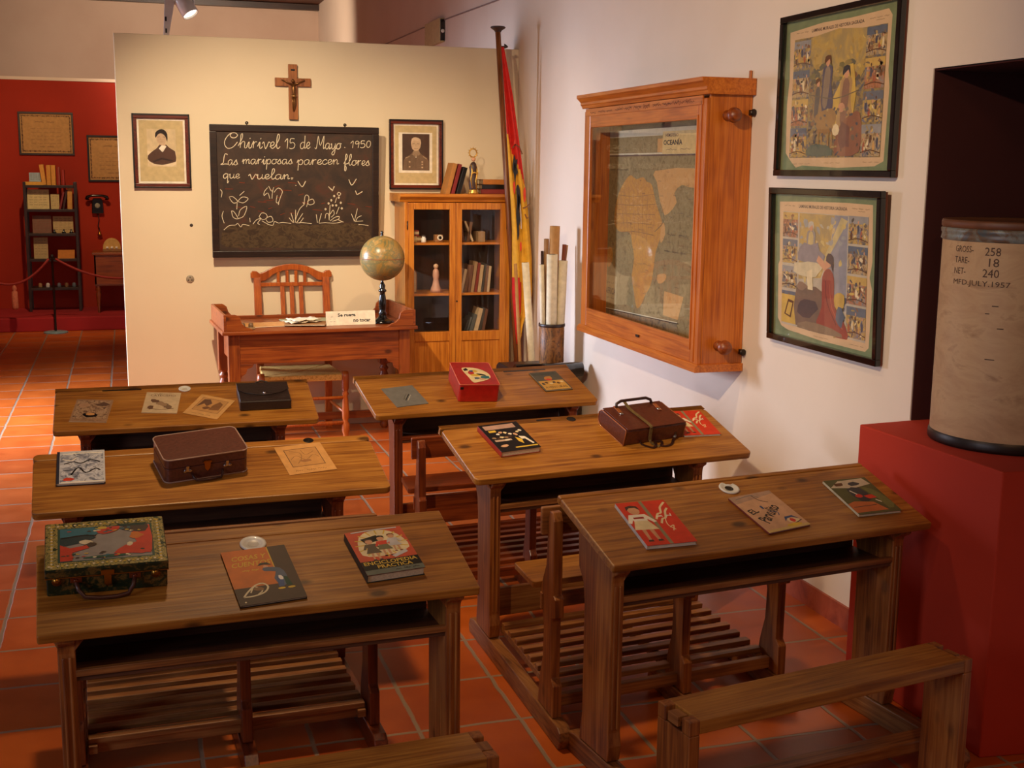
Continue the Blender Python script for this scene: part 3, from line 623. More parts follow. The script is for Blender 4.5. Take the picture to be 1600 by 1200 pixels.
# ---- desk D6
booklet('reading_book','red reading book with a child on it, left of three on the nearest right desk','book','D6',-.356,.165,.166,.228,.013,-.05,p_redbook, spine=GREYW, base=RED, pages=OFFW)
def p_parv(s):
    s.rect(0,0,1,1,PINK); s.poly([(0,.8),(1,.92),(1,1),(0,1)],C_(176,142,120,.6)).line([(.1,.92),(.5,.96),(.6,.86)],.003,SLATE).line([(.5,.95),(.56,.8),(.7,.72)],.003,BROWN)
    s.text('EL',.10,.48,.20,.13,BLACK,.25,0,.02).text('Parvulito',.22,.20,.72,.20,BLACK,.62,.2,.02)
    s.blob(.44,.62,.03,.05,BLUE,8).line([(.5,.5),(.64,.44),(.6,.36)],.003,BLUE).poly([(.58,.18),(.66,.30),(.84,.30),(.92,.20),(.8,.26),(.68,.25)],BLUE).blob(.76,.18,.14,.07,CREAM,9,.2).blob(.74,.18,.06,.05,RED,8,.3).line([(.64,.1),(.8,.12),(.94,.16)],.003,BLACK)
    s.rect(0,0,1,.06,C_(206,176,110,.6)).blob(.7,.08,.18,.04,YEL,8,.2)
booklet('reading_book','pale pink booklet titled in black script, in front of the chipped inkwell','booklet','D6',.052,.158,.166,.205,.007,.10,p_parv, spine=C_(120,50,40,.6), pages=OFFW, base=PINK)
def p_green(s):
    s.rect(0,0,1,1,C_(88,86,48,.6)); s.poly([(0,.78),(.3,.95),(.9,.98),(.96,.8),(.5,.72)],C_(196,180,156,.6)).blob(.25,.85,.12,.05,SEPIA,8,.3).blob(.6,.84,.16,.05,BLACK,9,.3).poly([(.3,.7),(.62,.72),(.66,.4),(.36,.34)],BLACK,2)
    s.blob(.42,.5,.08,.05,RED,8,.2).blob(.68,.46,.13,.06,RED,9,.3).line([(.34,.66),(.42,.54)],.005,OFFW,0).line([(.7,.36),(.78,.28)],.005,OFFW,0).poly([(0,.05),(.75,.06),(.6,.3),(.2,.36),(.0,.3)],C_(190,104,52,.6)).line([(.05,.2),(.6,.22)],.003,BROWN,0).poly([(.66,.72),(.9,.62),(1,.2),(.8,.1),(.78,.4)],C_(112,112,62,.6),2)
booklet('reading_book','green and orange picture booklet, right of three on the nearest right desk','booklet','D6',.431,.178,.168,.205,.009,-.03,p_green, spine=C_(196,190,166,.6), pages=OFFW, base=OLIVE)
# ---- desk D5
def p_cosas(s):
    s.rect(0,0,1,1,BROWN); s.rect(0,.30,.70,1,C_(200,104,30,.5)); s.rect(.70,.3,.715,1,YEL)
    s.text('COSAS Y',.12,.80,.54,.085,YEL,0,.25,.01).text('CUENTOS',.09,.68,.60,.085,YEL,0,.25,.01); s.scribble(.2,.5,.60,.02,.002,YEL,2)
    s.line([(.10,.14),(.18,.22),(.32,.32),(.44,.34),(.5,.27),(.42,.18),(.25,.14),(.10,.14)],.005,CREAM).line([(.22,.2),(.3,.3),(.4,.22),(.32,.16)],.004,CREAM).blob(.36,.25,.07,.035,C_(150,110,70),8,.3)
    s.poly([(.46,.66),(.52,.71),(.62,.71),(.68,.65),(.56,.67)],BLACK).blob(.58,.63,.04,.03,SKIN,8).poly([(.52,.60),(.60,.62),(.78,.58),(.84,.44),(.80,.28),(.70,.26),(.64,.40),(.70,.52),(.54,.55)],GREYB,2).poly([(.66,.24),(.74,.24),(.78,.42),(.68,.42)],BLUE).poly([(.78,.24),(.87,.24),(.84,.40),(.78,.42)],C_(40,70,50)).blob(.69,.21,.06,.018,YEL,8).blob(.84,.21,.06,.018,YEL,8).blob(.74,.40,.03,.05,OFFW,8,.2)
    s.blob(.10,.05,.015,.012,CREAM,8)
booklet('reading_book','brown and orange storybook lying below the inkwell on the nearest left desk','book','D5',.001,.150,.172,.248,.007,.07,p_cosas, spine=BLACK, base=BROWN)
def p_enc(s):
    s.rect(0,0,1,1,C_(196,72,36,.5)); s.poly([(.1,.45),(.2,.86),(.55,.98),(.86,.84),(.95,.5),(.5,.38)],CREAM,3)
    for a in range(16): q = 2*math.pi*a/16; s.line([(.52+.3*math.cos(q),.66+.22*math.sin(q)),(.52+.46*math.cos(q),.66+.32*math.sin(q))],.004,YEL,0)
    s.poly([(.2,.80),(.5,.86),(.54,.74),(.26,.68)],BLACK).child(.32,.30,.50,C_(96,80,60),C_(96,80,60),SKIN,BROWN).child(.54,.36,.48,C_(110,104,70),RED,SKIN,BLACK).child(.74,.44,.42,GREYW,GREYW,SKIN,C_(120,60,30))
    s.poly([(.58,.36),(.86,.46),(.88,.40),(.62,.31)],GREYW); s.rect(0,.10,1,.295,BLACK); s.rect(0,0,1,.10,C_(100,104,90,.6))
    s.text('ENCICLOPEDIA',.04,.205,.92,.075,YEL,0,0,.015).text('PRACTICA',.24,.115,.60,.075,YEL,0,0,.015); s.scribble(.5,.95,.05,.02,.002,BLACK,3); s.line([(.1,.97),(.5,.985),(.92,.975)],.005,GREYW)
booklet('textbook','thick orange and black schoolbook at the right of the nearest left desk','book','D5',.333,.182,.162,.212,.024,.08,p_enc, spine=C_(34,40,38,.5), base=BLACK)
# green decorated tin case
T = thing('tin_case','dark green tin case with a red and blue lid picture and gold border','case',M=desk_matrix('D5',-.383,.258,-.015,.001))
m_bord = mottled('tin_border', [S(18,40,22), S(30,52,26), S(190,164,84), S(46,66,34), S(206,186,120)], 70, .35)
m_side = mottled('tin_side', [S(14,24,16), S(20,34,20), S(24,38,20), S(104,76,32), S(20,28,18)], 42, .35)
MB().box(-.144,.144,-.105,.105,0,.052).build('body', m_side, T, .003)
MB().box(-.147,.147,-.108,.108,.054,.078).build('lid', m_side, T, .003)
MB().box(-.1475,.1475,-.1085,.1085,.0515,.0545).build('rim', BRASS, T, .001)
s = Sheet(.29,.212,.0786); s.rect(0,0,1,1,m_bord); s.rect(.10,.13,.90,.87,C_(36,74,56,.4)); s.rect(.12,.15,.88,.85,C_(150,138,124,.5))
for i in range(26):
    q = i/26
    for (x, y) in ((.03+.94*q,.07),(.03+.94*q,.93),(.05,.05+.9*q),(.95,.05+.9*q)): s.blob(x,y,.012,.016,YEL if i%2 else CREAM,6,.2)
s.poly([(.12,.85),(.45,.85),(.5,.78),(.40,.66),(.12,.62)],TEAL).poly([(.12,.66),(.35,.7),(.42,.62),(.34,.54),(.12,.46)],C_(30,56,58,.4)).line([(.13,.64),(.3,.68),(.42,.66)],.006,BLACK)
s.blob(.33,.52,.06,.05,CREAM,8,.3).blob(.37,.47,.05,.04,BROWN,8,.3).poly([(.12,.15),(.22,.15),(.22,.32),(.36,.40),(.34,.46),(.2,.42),(.12,.5)],RED).poly([(.42,.76),(.5,.82),(.62,.84),(.60,.74),(.48,.68)],RED,2).blob(.47,.82,.05,.03,YEL,8,.2)
s.poly([(.56,.24),(.7,.22),(.88,.24),(.88,.82),(.80,.78),(.72,.66),(.76,.46),(.66,.40)],RED,2).poly([(.62,.80),(.86,.86),(.84,.68),(.72,.70)],BROWN,2).blob(.76,.6,.06,.07,ORANGE,9,.3).blob(.70,.42,.03,.04,CREAM,8,.3).poly([(.60,.88),(.86,.88),(.84,.82),(.64,.83)],C_(20,50,40)).blob(.5,.19,.2,.03,C_(40,84,62),9,.2)
for i in range(40): s.blob(random.uniform(.14,.86), random.choice((random.uniform(.16,.3), random.uniform(.7,.84))), .018, .014, [TEAL,YEL,BROWN,RED,C_(30,70,50),CREAM][i%6], 7, .4)
s.build('lid_picture', T)
for x in (-.12,.115): MB().lathe([(.010,0),(.012,.002),(.0005,.003)],12,Matrix.Translation((x,-.1085,.045)) @ Matrix.Rotation(R(90),4,'X')).build('gilt_flower', BRASS, T)
for x in (-.075,.065): 
    MB().box(x-.014,x+.014,-.111,-.107,.038,.052).lathe([(.006,0),(.006,.004),(.0005,.005)],10,Matrix.Translation((x,-.111,.044)) @ Matrix.Rotation(R(90),4,'X')).build('handle_mount', C_(140,90,70,.3,1), T, .001)
MB().box(-.016,.016,-.113,-.1085,.056,.070).prism([(-.009,.056),(-.009,.028),(0,.020),(.009,.028),(.009,.056)],-.112,-.1065,'y').build('latch', BRASS, T, .001)
MB().tube([(-.075,-.111,.042),(-.07,-.124,.026),(-.055,-.134,.010),(-.02,-.137,.006),(.02,-.137,.006),(.048,-.134,.010),(.06,-.124,.026),(.065,-.111,.042)],.0055,10).build('handle', C_(70,34,22,.4), T)

# ------------------------------------------------------------------ partition wall: blackboard, crucifix, portraits
WALLF = lambda x, z, off: Matrix(((1,0,0,x),(0,0,-1,YP-off),(0,1,0,z),(0,0,0,1)))     # local x right, y up, z out of the wall
BW, BH = 1.122, .875
a = math.atan2(.045, BH)
MBD = WALLF(1.09, 1.195, .060) @ Matrix.Rotation(a,4,'X')
T = thing('blackboard','black school chalkboard with white cursive handwriting and chalk flowers','blackboard',M=MBD)
m_board = mottled('board_surface', [S(34,22,16), S(44,28,18), S(58,38,24), S(72,34,18)], 7, .6)
m_bframe = wood('board_frame', S(20,10,6), S(34,18,12), S(48,28,18), 0, .4, 0)
MB().box(-BW/2+.03,BW/2-.03,.03,BH-.03,0,.012).build('slate', m_board, T)
for nm, bx in (('frame_rail',(-BW/2,BW/2,0,.045)),('frame_rail',(-BW/2,BW/2,BH-.045,BH)),('frame_stile',(-BW/2,-BW/2+.045,.045,BH-.045)),('frame_stile',(BW/2-.045,BW/2,.045,BH-.045))):
    MB().box(bx[0],bx[1],bx[2],bx[3],-.004,.022).build(nm, m_bframe, T, .004)
for x in (-.32,.33): MB().lathe([(.011,0),(.011,.006),(.004,.007),(.004,0)],14,Matrix.Translation((x,BH+.012,.008))).box(x-.003,x+.003,BH-.01,BH+.014,.004,.010).build('hanging_hook', IRON, T)
GL = dict(
 C=([[(1.9,2.0),(1.5,2.35),(.8,2.2),(.2,1.3),(.15,.5),(.6,-.1),(1.3,.1),(1.9,.9)],[(1.9,2.0),(1.6,1.6),(1.1,1.6),(.85,2.0),(1.1,2.35)]],2.0),
 h=([[(0,.3),(.5,1.5),(.55,2.2),(.35,2.1),(.3,1),(.3,0)],[(.3,.5),(.6,1),(.9,.9),(.9,.1),(1.1,0),(1.3,.3)]],1.2),
 i=([[(0,.3),(.3,1),(.3,.1),(.5,0),(.7,.3)],[(.38,1.45),(.44,1.62)]],.65), r=([[(0,.35),(.28,1.12),(.26,.6),(.24,.0)],[(.26,.62),(.5,1.0),(.74,.98)]],.84),
 v=([[(0,.7),(.2,1),(.4,.1),(.55,0),(.85,.9),(.95,1),(1.1,.85)]],1.05), e=([[(0,.3),(.5,.55),(.6,.9),(.4,1.05),(.15,.8),(.15,.25),(.4,0),(.75,.3)]],.75),
 l=([[(0,.3),(.5,1.5),(.5,2.2),(.3,2.2),(.2,1.2),(.25,.2),(.45,0),(.7,.3)]],.65), d=([[(.75,.9),(.45,1.05),(.1,.7),(.15,.1),(.45,0),(.75,.5),(.8,2.1)],[(.8,1),(.8,.1),(1.1,.2)]],1.05),
 a=([[(.75,.9),(.45,1.05),(.1,.7),(.15,.1),(.45,0),(.75,.6),(.78,1)],[(.78,1),(.78,.15),(.95,0),(1.1,.3)]],1.05),
 M=([[(0,.2),(.3,.1),(.5,2.1),(.6,2.1),(1,.6),(1.5,2.1),(1.6,2.1),(1.6,.1),(1.9,.3)]],1.9), y=([[(0,.8),(.15,1),(.2,.2),(.5,0),(.8,.6),(.85,1)],[(.85,1),(.8,-.6),(.5,-1.1),(.3,-.7),(1.05,.2)]],1.0),
 o=([[(.5,1.05),(.15,.8),(.1,.2),(.45,0),(.8,.35),(.7,.95),(.5,1.05),(1,.95)]],.95), s=([[(0,.2),(.45,1.05),(.5,.8),(.65,.3),(.4,0),(.1,.15)],[(.4,0),(.8,.25)]],.8),
 m=([[(0,.4),(.15,1),(.2,.9),(.2,0)],[(.2,.5),(.5,1.02),(.65,.8),(.65,0)],[(.65,.5),(.95,1.02),(1.1,.8),(1.1,.1),(1.35,.2)]],1.35), n=([[(0,.4),(.15,1),(.2,.9),(.2,0)],[(.2,.5),(.5,1.02),(.68,.8),(.68,.1),(.95,.2)]],.95),
 p=([[(0,.4),(.2,1),(.2,-1.2)],[(.2,.6),(.5,1.05),(.8,.8),(.75,.2),(.5,0),(.2,.2)]],.95), f=([[(0,.3),(.5,1.6),(.45,2.2),(.25,2),(.25,-.9),(.45,-1.1),(.5,-.5),(.25,.1),(.8,.4)]],.75),
 q=([[(.75,.9),(.45,1.05),(.1,.7),(.15,.1),(.45,0),(.75,.6),(.8,1)],[(.8,1),(.8,-1.1),(1,-.6)]],1.0), u=([[(0,.7),(.15,1),(.15,.2),(.4,0),(.7,.4),(.75,1)],[(.75,1),(.75,.15),(.95,.05),(1.05,.3)]],1.0),
 L=([[(1.2,2.0),(.8,2.2),(.6,1.6),(.5,.4),(.1,.1),(.3,0),(.8,.15),(1.4,.1)]],1.3), c=([[(.7,.85),(.45,1.05),(.1,.7),(.12,.2),(.4,0),(.75,.3)]],.75),
 one=([[(0,1.3),(.4,1.9),(.4,0)]],.7), five=([[(.7,1.9),(.15,1.9),(.1,1.1),(.5,1.2),(.8,.8),(.7,.2),(.3,0),(0,.15)]],1.0), nine=([[(.7,1.5),(.45,1.9),(.1,1.6),(.2,1.1),(.6,1.2),(.75,1.6),(.65,0)]],1.0),
 zero=([[(.4,1.9),(.1,1.5),(.1,.5),(.4,0),(.7,.5),(.7,1.5),(.4,1.9)]],.9), dot=([[(.2,.0),(.26,.08),(.32,.0)]],.5), dash=([[(.1,.6),(.25,.62)]],.5))
NUM = {'1':'one','5':'five','9':'nine','0':'zero','.':'dot','-':'dash'}
# the photograph's board: crop pixel positions, 6.154 px per photo px, turned into board fractions
def bxy(px, py): return (-BW/2 + BW*(px-325)/262.0, BH - BH*(py-197-.02*(px-325))/204.0)
zc = .0128; DRAW = {}
def word(txt, cx0, cx1, base, slope=0, xh=7.2, wd=.0043):
    adv = sum(GL[NUM.get(ch,ch)][1] for ch in txt); x0, x1 = 330+cx0/6.154, 330+cx1/6.154; sx = (x1-x0)/adv; x = x0; chalk = art()
    for ch in txt:
        g, ad = GL[NUM.get(ch,ch)]
        for st in g:
            pts = [bxy(x+p[0]*sx+p[1]*.6, 200+base/6.154+slope*(x-x0)-p[1]*xh) for p in st]
            pts = [p[:2] for p in smooth(pts,4)]; chalk.ribbon(pts, wd*random.uniform(.85,1.15), zc, 0)
        x += ad*sx
    chalk.build('chalk_word', CHALK, T)
word('Chirivel',95,620,200,.02,9.5); word('15',665,775,212,0,8); word('de',812,912,212,0,9.5); word('Mayo',955,1210,214,.02,8.5); word('.',1230,1262,205); word('1950',1300,1505,208,-.02,5.6)
word('Las',62,225,358,.03,7.5); word('mariposas',265,742,352,.01,7.0); word('parecen',782,1188,364,.0,7.4); word('flores',1235,1492,372,.03,7.4)
word('que',82,240,484,.03,6.6); word('vuelan.',320,750,494,.02,7.0)
def sk(pts, wd=.0038, cl=False, m=0, off=290):      # second crop starts at photo row 290
    P = [bxy(330+x/6.154, off+y/6.154) for x, y in pts]
    if cl: P = P+[P[0]]
    if len(P) > 2: P = [p[:2] for p in smooth(P,4)]
    cx = sum(p[0] for p in P)/len(P); cy = sum(p[1] for p in P)/len(P)
    k = ('low', sum(cx > q for q in (-.40,-.33,-.15,.10,.32))) if cy < .50 and not wd > .0045 else ('up', round(cx*12), round(cy*14))
    DRAW.setdefault(k, art()).ribbon(P, wd, zc, m)
sk([(55,35),(72,60),(62,110)]); sk([(80,240),(66,290),(85,355)])
for q in ([(135,110),(170,105),(215,150),(175,165),(140,120)],[(215,150),(260,110),(315,125),(270,165),(215,150)],[(235,95),(280,55)],[(210,165),(205,225)],[(155,240),(170,300),(215,315),(180,250),(155,240)],[(220,290),(240,230),(300,200),(270,290),(215,315)],
          [(80,420),(130,380),(190,375),(210,360),(240,395),(260,370),(320,385)],[(325,310),(330,350)],[(355,370),(390,330),(430,320),(400,360),(420,375)],[(415,300),(440,265),(480,275),(490,310),(450,330),(415,300)],[(490,310),(530,300),(545,345),(500,355),(480,330)],[(440,340),(500,375),(545,385),(560,350),(600,365),(640,360),(720,372)],
          [(700,315),(745,365),(720,270)],[(760,365),(765,240)],[(770,370),(835,275)],[(760,345),(800,240),(850,190)],[(780,370),(820,365),(920,378)],[(850,190),(855,120),(875,100),(895,125),(880,185),(870,215)],[(880,160),(930,140),(945,180),(900,195),(880,170)],[(835,170),(850,190)],[(800,372),(840,320)],
          [(965,290),(975,370)],[(1015,280),(990,370)],[(990,375),(1060,370)],[(1050,330),(1060,285),(1085,290),(1090,350)],[(1090,350),(1100,200)],[(1100,290),(1130,250),(1140,290),(1110,320)],[(1160,290),(1190,220)],[(1100,355),(1150,320),(1190,315),(1180,340),(1120,360)],[(1180,345),(1230,370)],[(1150,180),(1165,130)],[(1060,372),(1150,378),(1220,365)],
          [(1310,290),(1340,365)],[(1340,360),(1370,240)],[(1350,370),(1370,330),(1410,310)],[(1350,365),(1425,362)],[(1380,395),(1430,400),(1480,410)],
          [(500,25),(470,60),(465,100),(500,75),(520,130)],[(510,10),(540,60),(560,20),(545,70),(540,130)],[(560,70),(600,30),(640,60),(620,120),(600,170),(580,160),(590,100)],[(605,170),(600,190)]):
    sk(q)
for x, y in ((1085,185),(1112,155),(1140,115),(1125,205),(1160,205),(1205,180),(1215,235),(1055,240),(1185,130)): sk([(x-7,y),(x,y-8),(x+7,y),(x,y+8),(x-6,y)],.005)
sk([(1170,95),(1185,78),(1205,92),(1190,112),(1170,95)],.004)
for q in ([(790,520),(830,575),(865,520)],[(830,575),(815,560)],[(1285,510),(1315,565),(1360,505)],[(1085,575),(1115,610)],[(1120,620),(1145,575)],[(765,560),(775,560)],[(725,488),(745,490)],[(1540,290),(1560,297)]): sk(q,.005,off=200)
for q in ([(1350,65),(1365,105)],[(1365,105),(1420,75)],[(1085,25),(1130,60)],[(1125,65),(1140,20)]): sk(q,.005)
for k in DRAW: DRAW[k].build('chalk_drawing', CHALK, T)
dust = Sheet(1.0,.17,.0124,Matrix.Translation((0,.14,0)))
m_dust = mottled('chalk_smear', [S(44,29,19), S(58,42,27), S(80,62,40), S(50,34,22), S(68,50,32)], 16, .9, mapping=(1,1.3,1))
dust.poly([(.03,.1),(.0,.5),(.05,.92),(.3,1.0),(.6,.95),(.9,1.0),(1,.6),(.97,.15),(.6,.02),(.3,.06)], m_dust, 3).build('chalk_smear', T)
rub = art()
for i in range(26):
    x, y = random.uniform(-.5,.5), random.uniform(.26,.55); rub.ribbon([(x,y),(x+random.uniform(.02,.07),y+random.uniform(-.01,.015))], .004, .0122, 0)
rub.build('red_chalk_trace', C_(110,44,20,.9), T)['kind'] = 'stuff'

# crucifix
T = thing('crucifix','wooden wall crucifix with a small metal figure, above the blackboard','crucifix',M=WALLF(1.090,2.112,.0015))
m_cr = wood('crucifix_wood', S(110,58,22), S(150,88,40), S(172,110,56), 1, .4, 0)
MB().box(-.030,.030,0,.362,0,.022).box(-.119,.119,.218,.272,.0,.0215).build('cross', m_cr, T, .003)
m_fig = C_(120,82,44,.35,.8)
c = MB(); c.tube([(0,.235,.034),(0,.205,.04),(.002,.17,.037),(0,.145,.036)],[.008,.015,.011,.012],10)
c.tube([(-.004,.15,.037),(-.006,.11,.045),(-.002,.07,.034),(0,.055,.03)],[.009,.007,.005,.004],8).tube([(.005,.15,.037),(.007,.11,.046),(.002,.07,.035),(0,.055,.031)],[.009,.007,.005,.004],8)
for s_ in (-1,1): c.tube([(s_*.008,.228,.036),(s_*.04,.242,.030),(s_*.078,.258,.026)],[.006,.005,.004],8)
c.sphere((-.003,.252,.040),.011,12,8,0,(1,1.15,1)).build('figure', m_fig, T)
MB().box(-.013,.013,.318,.330,.022,.024).build('title_plate', BLACK, T, .0005)
MB().tube([(-.014,.158,.042),(0,.152,.052),(.014,.158,.042)],.008,8).build('loincloth', C_(150,110,64,.4,.6), T)

def portrait(label, x0, x1, z0, z1, paint, fr=.030):
    w_, h_ = x1-x0, z1-z0; T = thing('framed_portrait', label, 'portrait', M=WALLF((x0+x1)/2,(z0+z1)/2,.002), group='framed portraits on the partition')
    for nm, b in (('frame_rail',(-w_/2,w_/2,h_/2-fr,h_/2)),('frame_rail',(-w_/2,w_/2,-h_/2,-h_/2+fr)),('frame_stile',(-w_/2,-w_/2+fr,-h_/2+fr,h_/2-fr)),('frame_stile',(w_/2-fr,w_/2,-h_/2+fr,h_/2-fr))):
        MB().box(*b,0,.024).build(nm, W_MAHO if 'rail' in nm else W_MAHOZ, T, .004)
    o_ = MB(); q = .010
    for b in ((-w_/2-q*.0,w_/2,h_/2-q,h_/2),(-w_/2,w_/2,-h_/2,-h_/2+q),(-w_/2,-w_/2+q,-h_/2,h_/2),(w_/2-q,w_/2,-h_/2,h_/2)): o_.box(*b,.0235,.028)
    o_.build('outer_molding', BLACK, T, .001)
    MB().box(-w_/2+.01,w_/2-.01,-h_/2+.01,h_/2-.01,0,.006).build('backing', CREAM, T)
    s = Sheet(w_-2*fr, h_-2*fr, .0065); paint(s); s.build('picture', T)
    MB().box(-w_/2+fr-.004,w_/2-fr+.004,-h_/2+fr-.004,h_/2-fr+.004,.012,.0135).build('glass', GLASS, T)
    return T
MATB = C_(196,174,128,.8); SEPB = C_(80,52,40,.8); SEPM = C_(132,100,76,.8); SEPL = C_(196,166,134,.8)
def p_man1(s):
    s.rect(0,0,1,1,OFFW).rect(.04,.03,.96,.97,MATB).rect(.20,.26,.80,.84,C_(206,184,146,.8)).poly([(.2,.34),(.3,.28),(.7,.26),(.8,.3),(.8,.50),(.2,.5)],C_(220,200,166,.8))
    s.poly([(.20,.38),(.21,.43),(.28,.48),(.40,.545),(.46,.60),(.60,.60),(.66,.555),(.78,.50),(.80,.40),(.79,.34),(.66,.31),(.5,.285),(.34,.30),(.24,.34)],SEPB).poly([(.30,.345),(.50,.40),(.74,.36),(.70,.34),(.5,.37),(.34,.325)],C_(50,32,26,.8))
    s.poly([(.44,.54),(.52,.48),(.60,.57),(.54,.62)],OFFW).poly([(.44,.60),(.58,.58),(.58,.66),(.46,.66)],SEPL).blob(.50,.70,.105,.095,SEPL,16,.02)
    s.poly([(.38,.70),(.38,.78),(.46,.83),(.56,.83),(.63,.76),(.62,.64),(.59,.72),(.52,.77),(.44,.76)],C_(34,22,18,.8),2)
    s.line([(.42,.715),(.47,.72)],.0022,BLACK,0).line([(.53,.72),(.58,.715)],.0022,BLACK,0).line([(.49,.71),(.485,.675),(.51,.67)],.0012,SEPM,0).line([(.46,.64),(.54,.64)],.0016,SEPM,0).line([(.52,.50),(.53,.38)],.002,C_(40,26,22),0)
portrait('framed sepia portrait of a dark-haired man in a jacket, left of the blackboard',.046,.409,1.652,2.130,p_man1)
def p_man2(s):
    s.rect(0,0,1,1,OFFW).rect(.04,.03,.96,.97,MATB).rect(.12,.20,.86,.86,OFFW).rect(.20,.24,.80,.84,C_(72,50,40,.8))
    s.poly([(.22,.245),(.23,.40),(.27,.455),(.38,.50),(.44,.55),(.57,.55),(.63,.50),(.74,.455),(.78,.40),(.79,.245)],C_(112,88,68,.8)).line([(.30,.25),(.32,.40)],.0016,SEPB,0).line([(.70,.25),(.69,.40)],.0016,SEPB,0).poly([(.44,.55),(.50,.44),(.57,.55),(.53,.57),(.47,.57)],OFFW)
    s.poly([(.42,.50),(.50,.46),(.60,.51),(.56,.58),(.46,.58)],C_(150,124,98,.8)).blob(.50,.66,.105,.10,SEPL,16,.02).poly([(.395,.66),(.41,.76),(.50,.785),(.60,.75),(.61,.66),(.57,.72),(.44,.73)],C_(206,180,150,.8),2)
    s.line([(.42,.675),(.47,.68)],.0022,BLACK,0).line([(.53,.68),(.58,.675)],.0022,BLACK,0).line([(.50,.67),(.495,.635),(.52,.63)],.0012,SEPM,0).line([(.46,.60),(.55,.60)],.002,SEPB,0).line([(.50,.46),(.50,.26)],.0016,SEPB,0).line([(.47,.50),(.50,.42),(.54,.50)],.002,BLACK,0)
    for x, y in ((.36,.38),(.64,.38),(.64,.34),(.36,.30),(.64,.29)): s.blob(x,y,.02,.012,SEPL,8)
    s.line([(.27,.44),(.36,.47)],.003,SEPL,0).line([(.66,.47),(.74,.43)],.003,SEPL,0)
portrait('framed photograph of a balding man in military uniform, above the bookcase',1.742,2.124,1.654,2.131,p_man2)
def wallplate(name, label, x, z, r_, m):
    T = thing(name, label, 'wall fitting', M=WALLF(x,z,.0005)); 
    MB().lathe([(r_,0),(r_,.004),(r_*.85,.007),(.0005,.007)],24).build('plate', m, T)
    b = MB()
    for k in range(3): q = R(90+120*k); b.sphere((.5*r_*math.cos(q),.5*r_*math.sin(q),.007),r_*.16,8,6)
    b.build('socket_holes', BLACK, T)
wallplate('wall_socket','round grey wall socket on the partition left of the teacher chair',.381,1.048,.026,C_(150,134,112,.5))
T = thing('wall_hole','tiny dark plugged hole in the partition below the left portrait','wall fitting',M=WALLF(.401,1.407,.0005))
MB().lathe([(.011,0),(.010,.002),(.0005,.002)],14).build('plug', C_(50,40,34,.7), T)

# ------------------------------------------------------------------ right wall: posters, map case
WALLR = lambda y, z, off: Matrix(((0,0,-1,XW-off),(-1,0,0,y),(0,1,0,z),(0,0,0,1)))    # local x to the camera, y up, z out of the wall
m_pgreen = plain(120,132,92,.7); m_pborder = plain(214,180,138,.75,0,0,.06,12)
m_cells = [mottled('print_cell_a', [S(48,52,72), S(116,104,84), S(206,166,70), S(96,104,128), S(190,164,130)], 26, .6),
           mottled('print_cell_b', [S(52,44,40), S(140,104,60), S(196,168,112), S(86,92,110), S(210,180,90)], 30, .6),
           mottled('print_cell_c', [S(60,70,90), S(150,140,128), S(180,110,56), S(100,90,70), S(214,190,130)], 24, .6)]
m_foliage = mottled('print_foliage', [S(70,62,58), S(112,100,84), S(168,140,70), S(90,94,104), S(150,120,80)], 22, .6)
m_glow = mottled('print_glow', [S(176,140,60), S(192,160,84), S(164,142,92), S(184,152,70)], 9, .6)
def poster(label, y0, y1, z0, z1, paint, tilt=0, fr=.026):
    w_, h_ = y1-y0, z1-z0
    T = thing('framed_poster', label, 'poster', M=WALLR((y0+y1)/2, z0, .006) @ Matrix.Rotation(R(tilt),4,'X'), group='framed religious teaching posters')
    dp = .030
    for nm, b in (('frame_rail',(-w_/2,w_/2,h_-fr,h_)),('frame_rail',(-w_/2,w_/2,0,fr)),('frame_stile',(-w_/2,-w_/2+fr,fr,h_-fr)),('frame_stile',(w_/2-fr,w_/2,fr,h_-fr))):
        MB().box(*b,.006,dp).build(nm, BLACKG, T, .003)
    MB().box(-w_/2+.004,w_/2-.004,.004,h_-.004,-.004,.008).build('backing', C_(96,44,20,.6), T)
    M_ = Matrix.Translation((0,h_/2,0)); s = Sheet(w_-2*fr+.006, h_-2*fr+.006, .0085, M_); paint(s); s.build('poster_print', T)
    MB().box(-w_/2+fr-.004,w_/2-fr+.004,fr-.004,h_-fr+.004,.022,.0235).build('glass', GLASS, T)
    return T
def frame_common(s, torn):
    s.rect(0,0,1,1,m_pgreen); s.poly(torn, m_pborder)
    s.text('LAMINAS MURALES DE HISTORIA SAGRADA',.25,.905,.46,.022,C_(60,40,30),0,0,.02); s.scribble(.10,.22,.915,.006,.0012,SEPIA,3).scribble(.75,.92,.92,.006,.0012,SEPIA,3).scribble(.80,.88,.905,.004,.0012,SEPIA,1)
    s.scribble(.12,.30,.045,.005,.001,SEPIA,3).scribble(.42,.58,.05,.005,.001,SEPIA,3).scribble(.76,.9,.055,.005,.001,SEPIA,3)
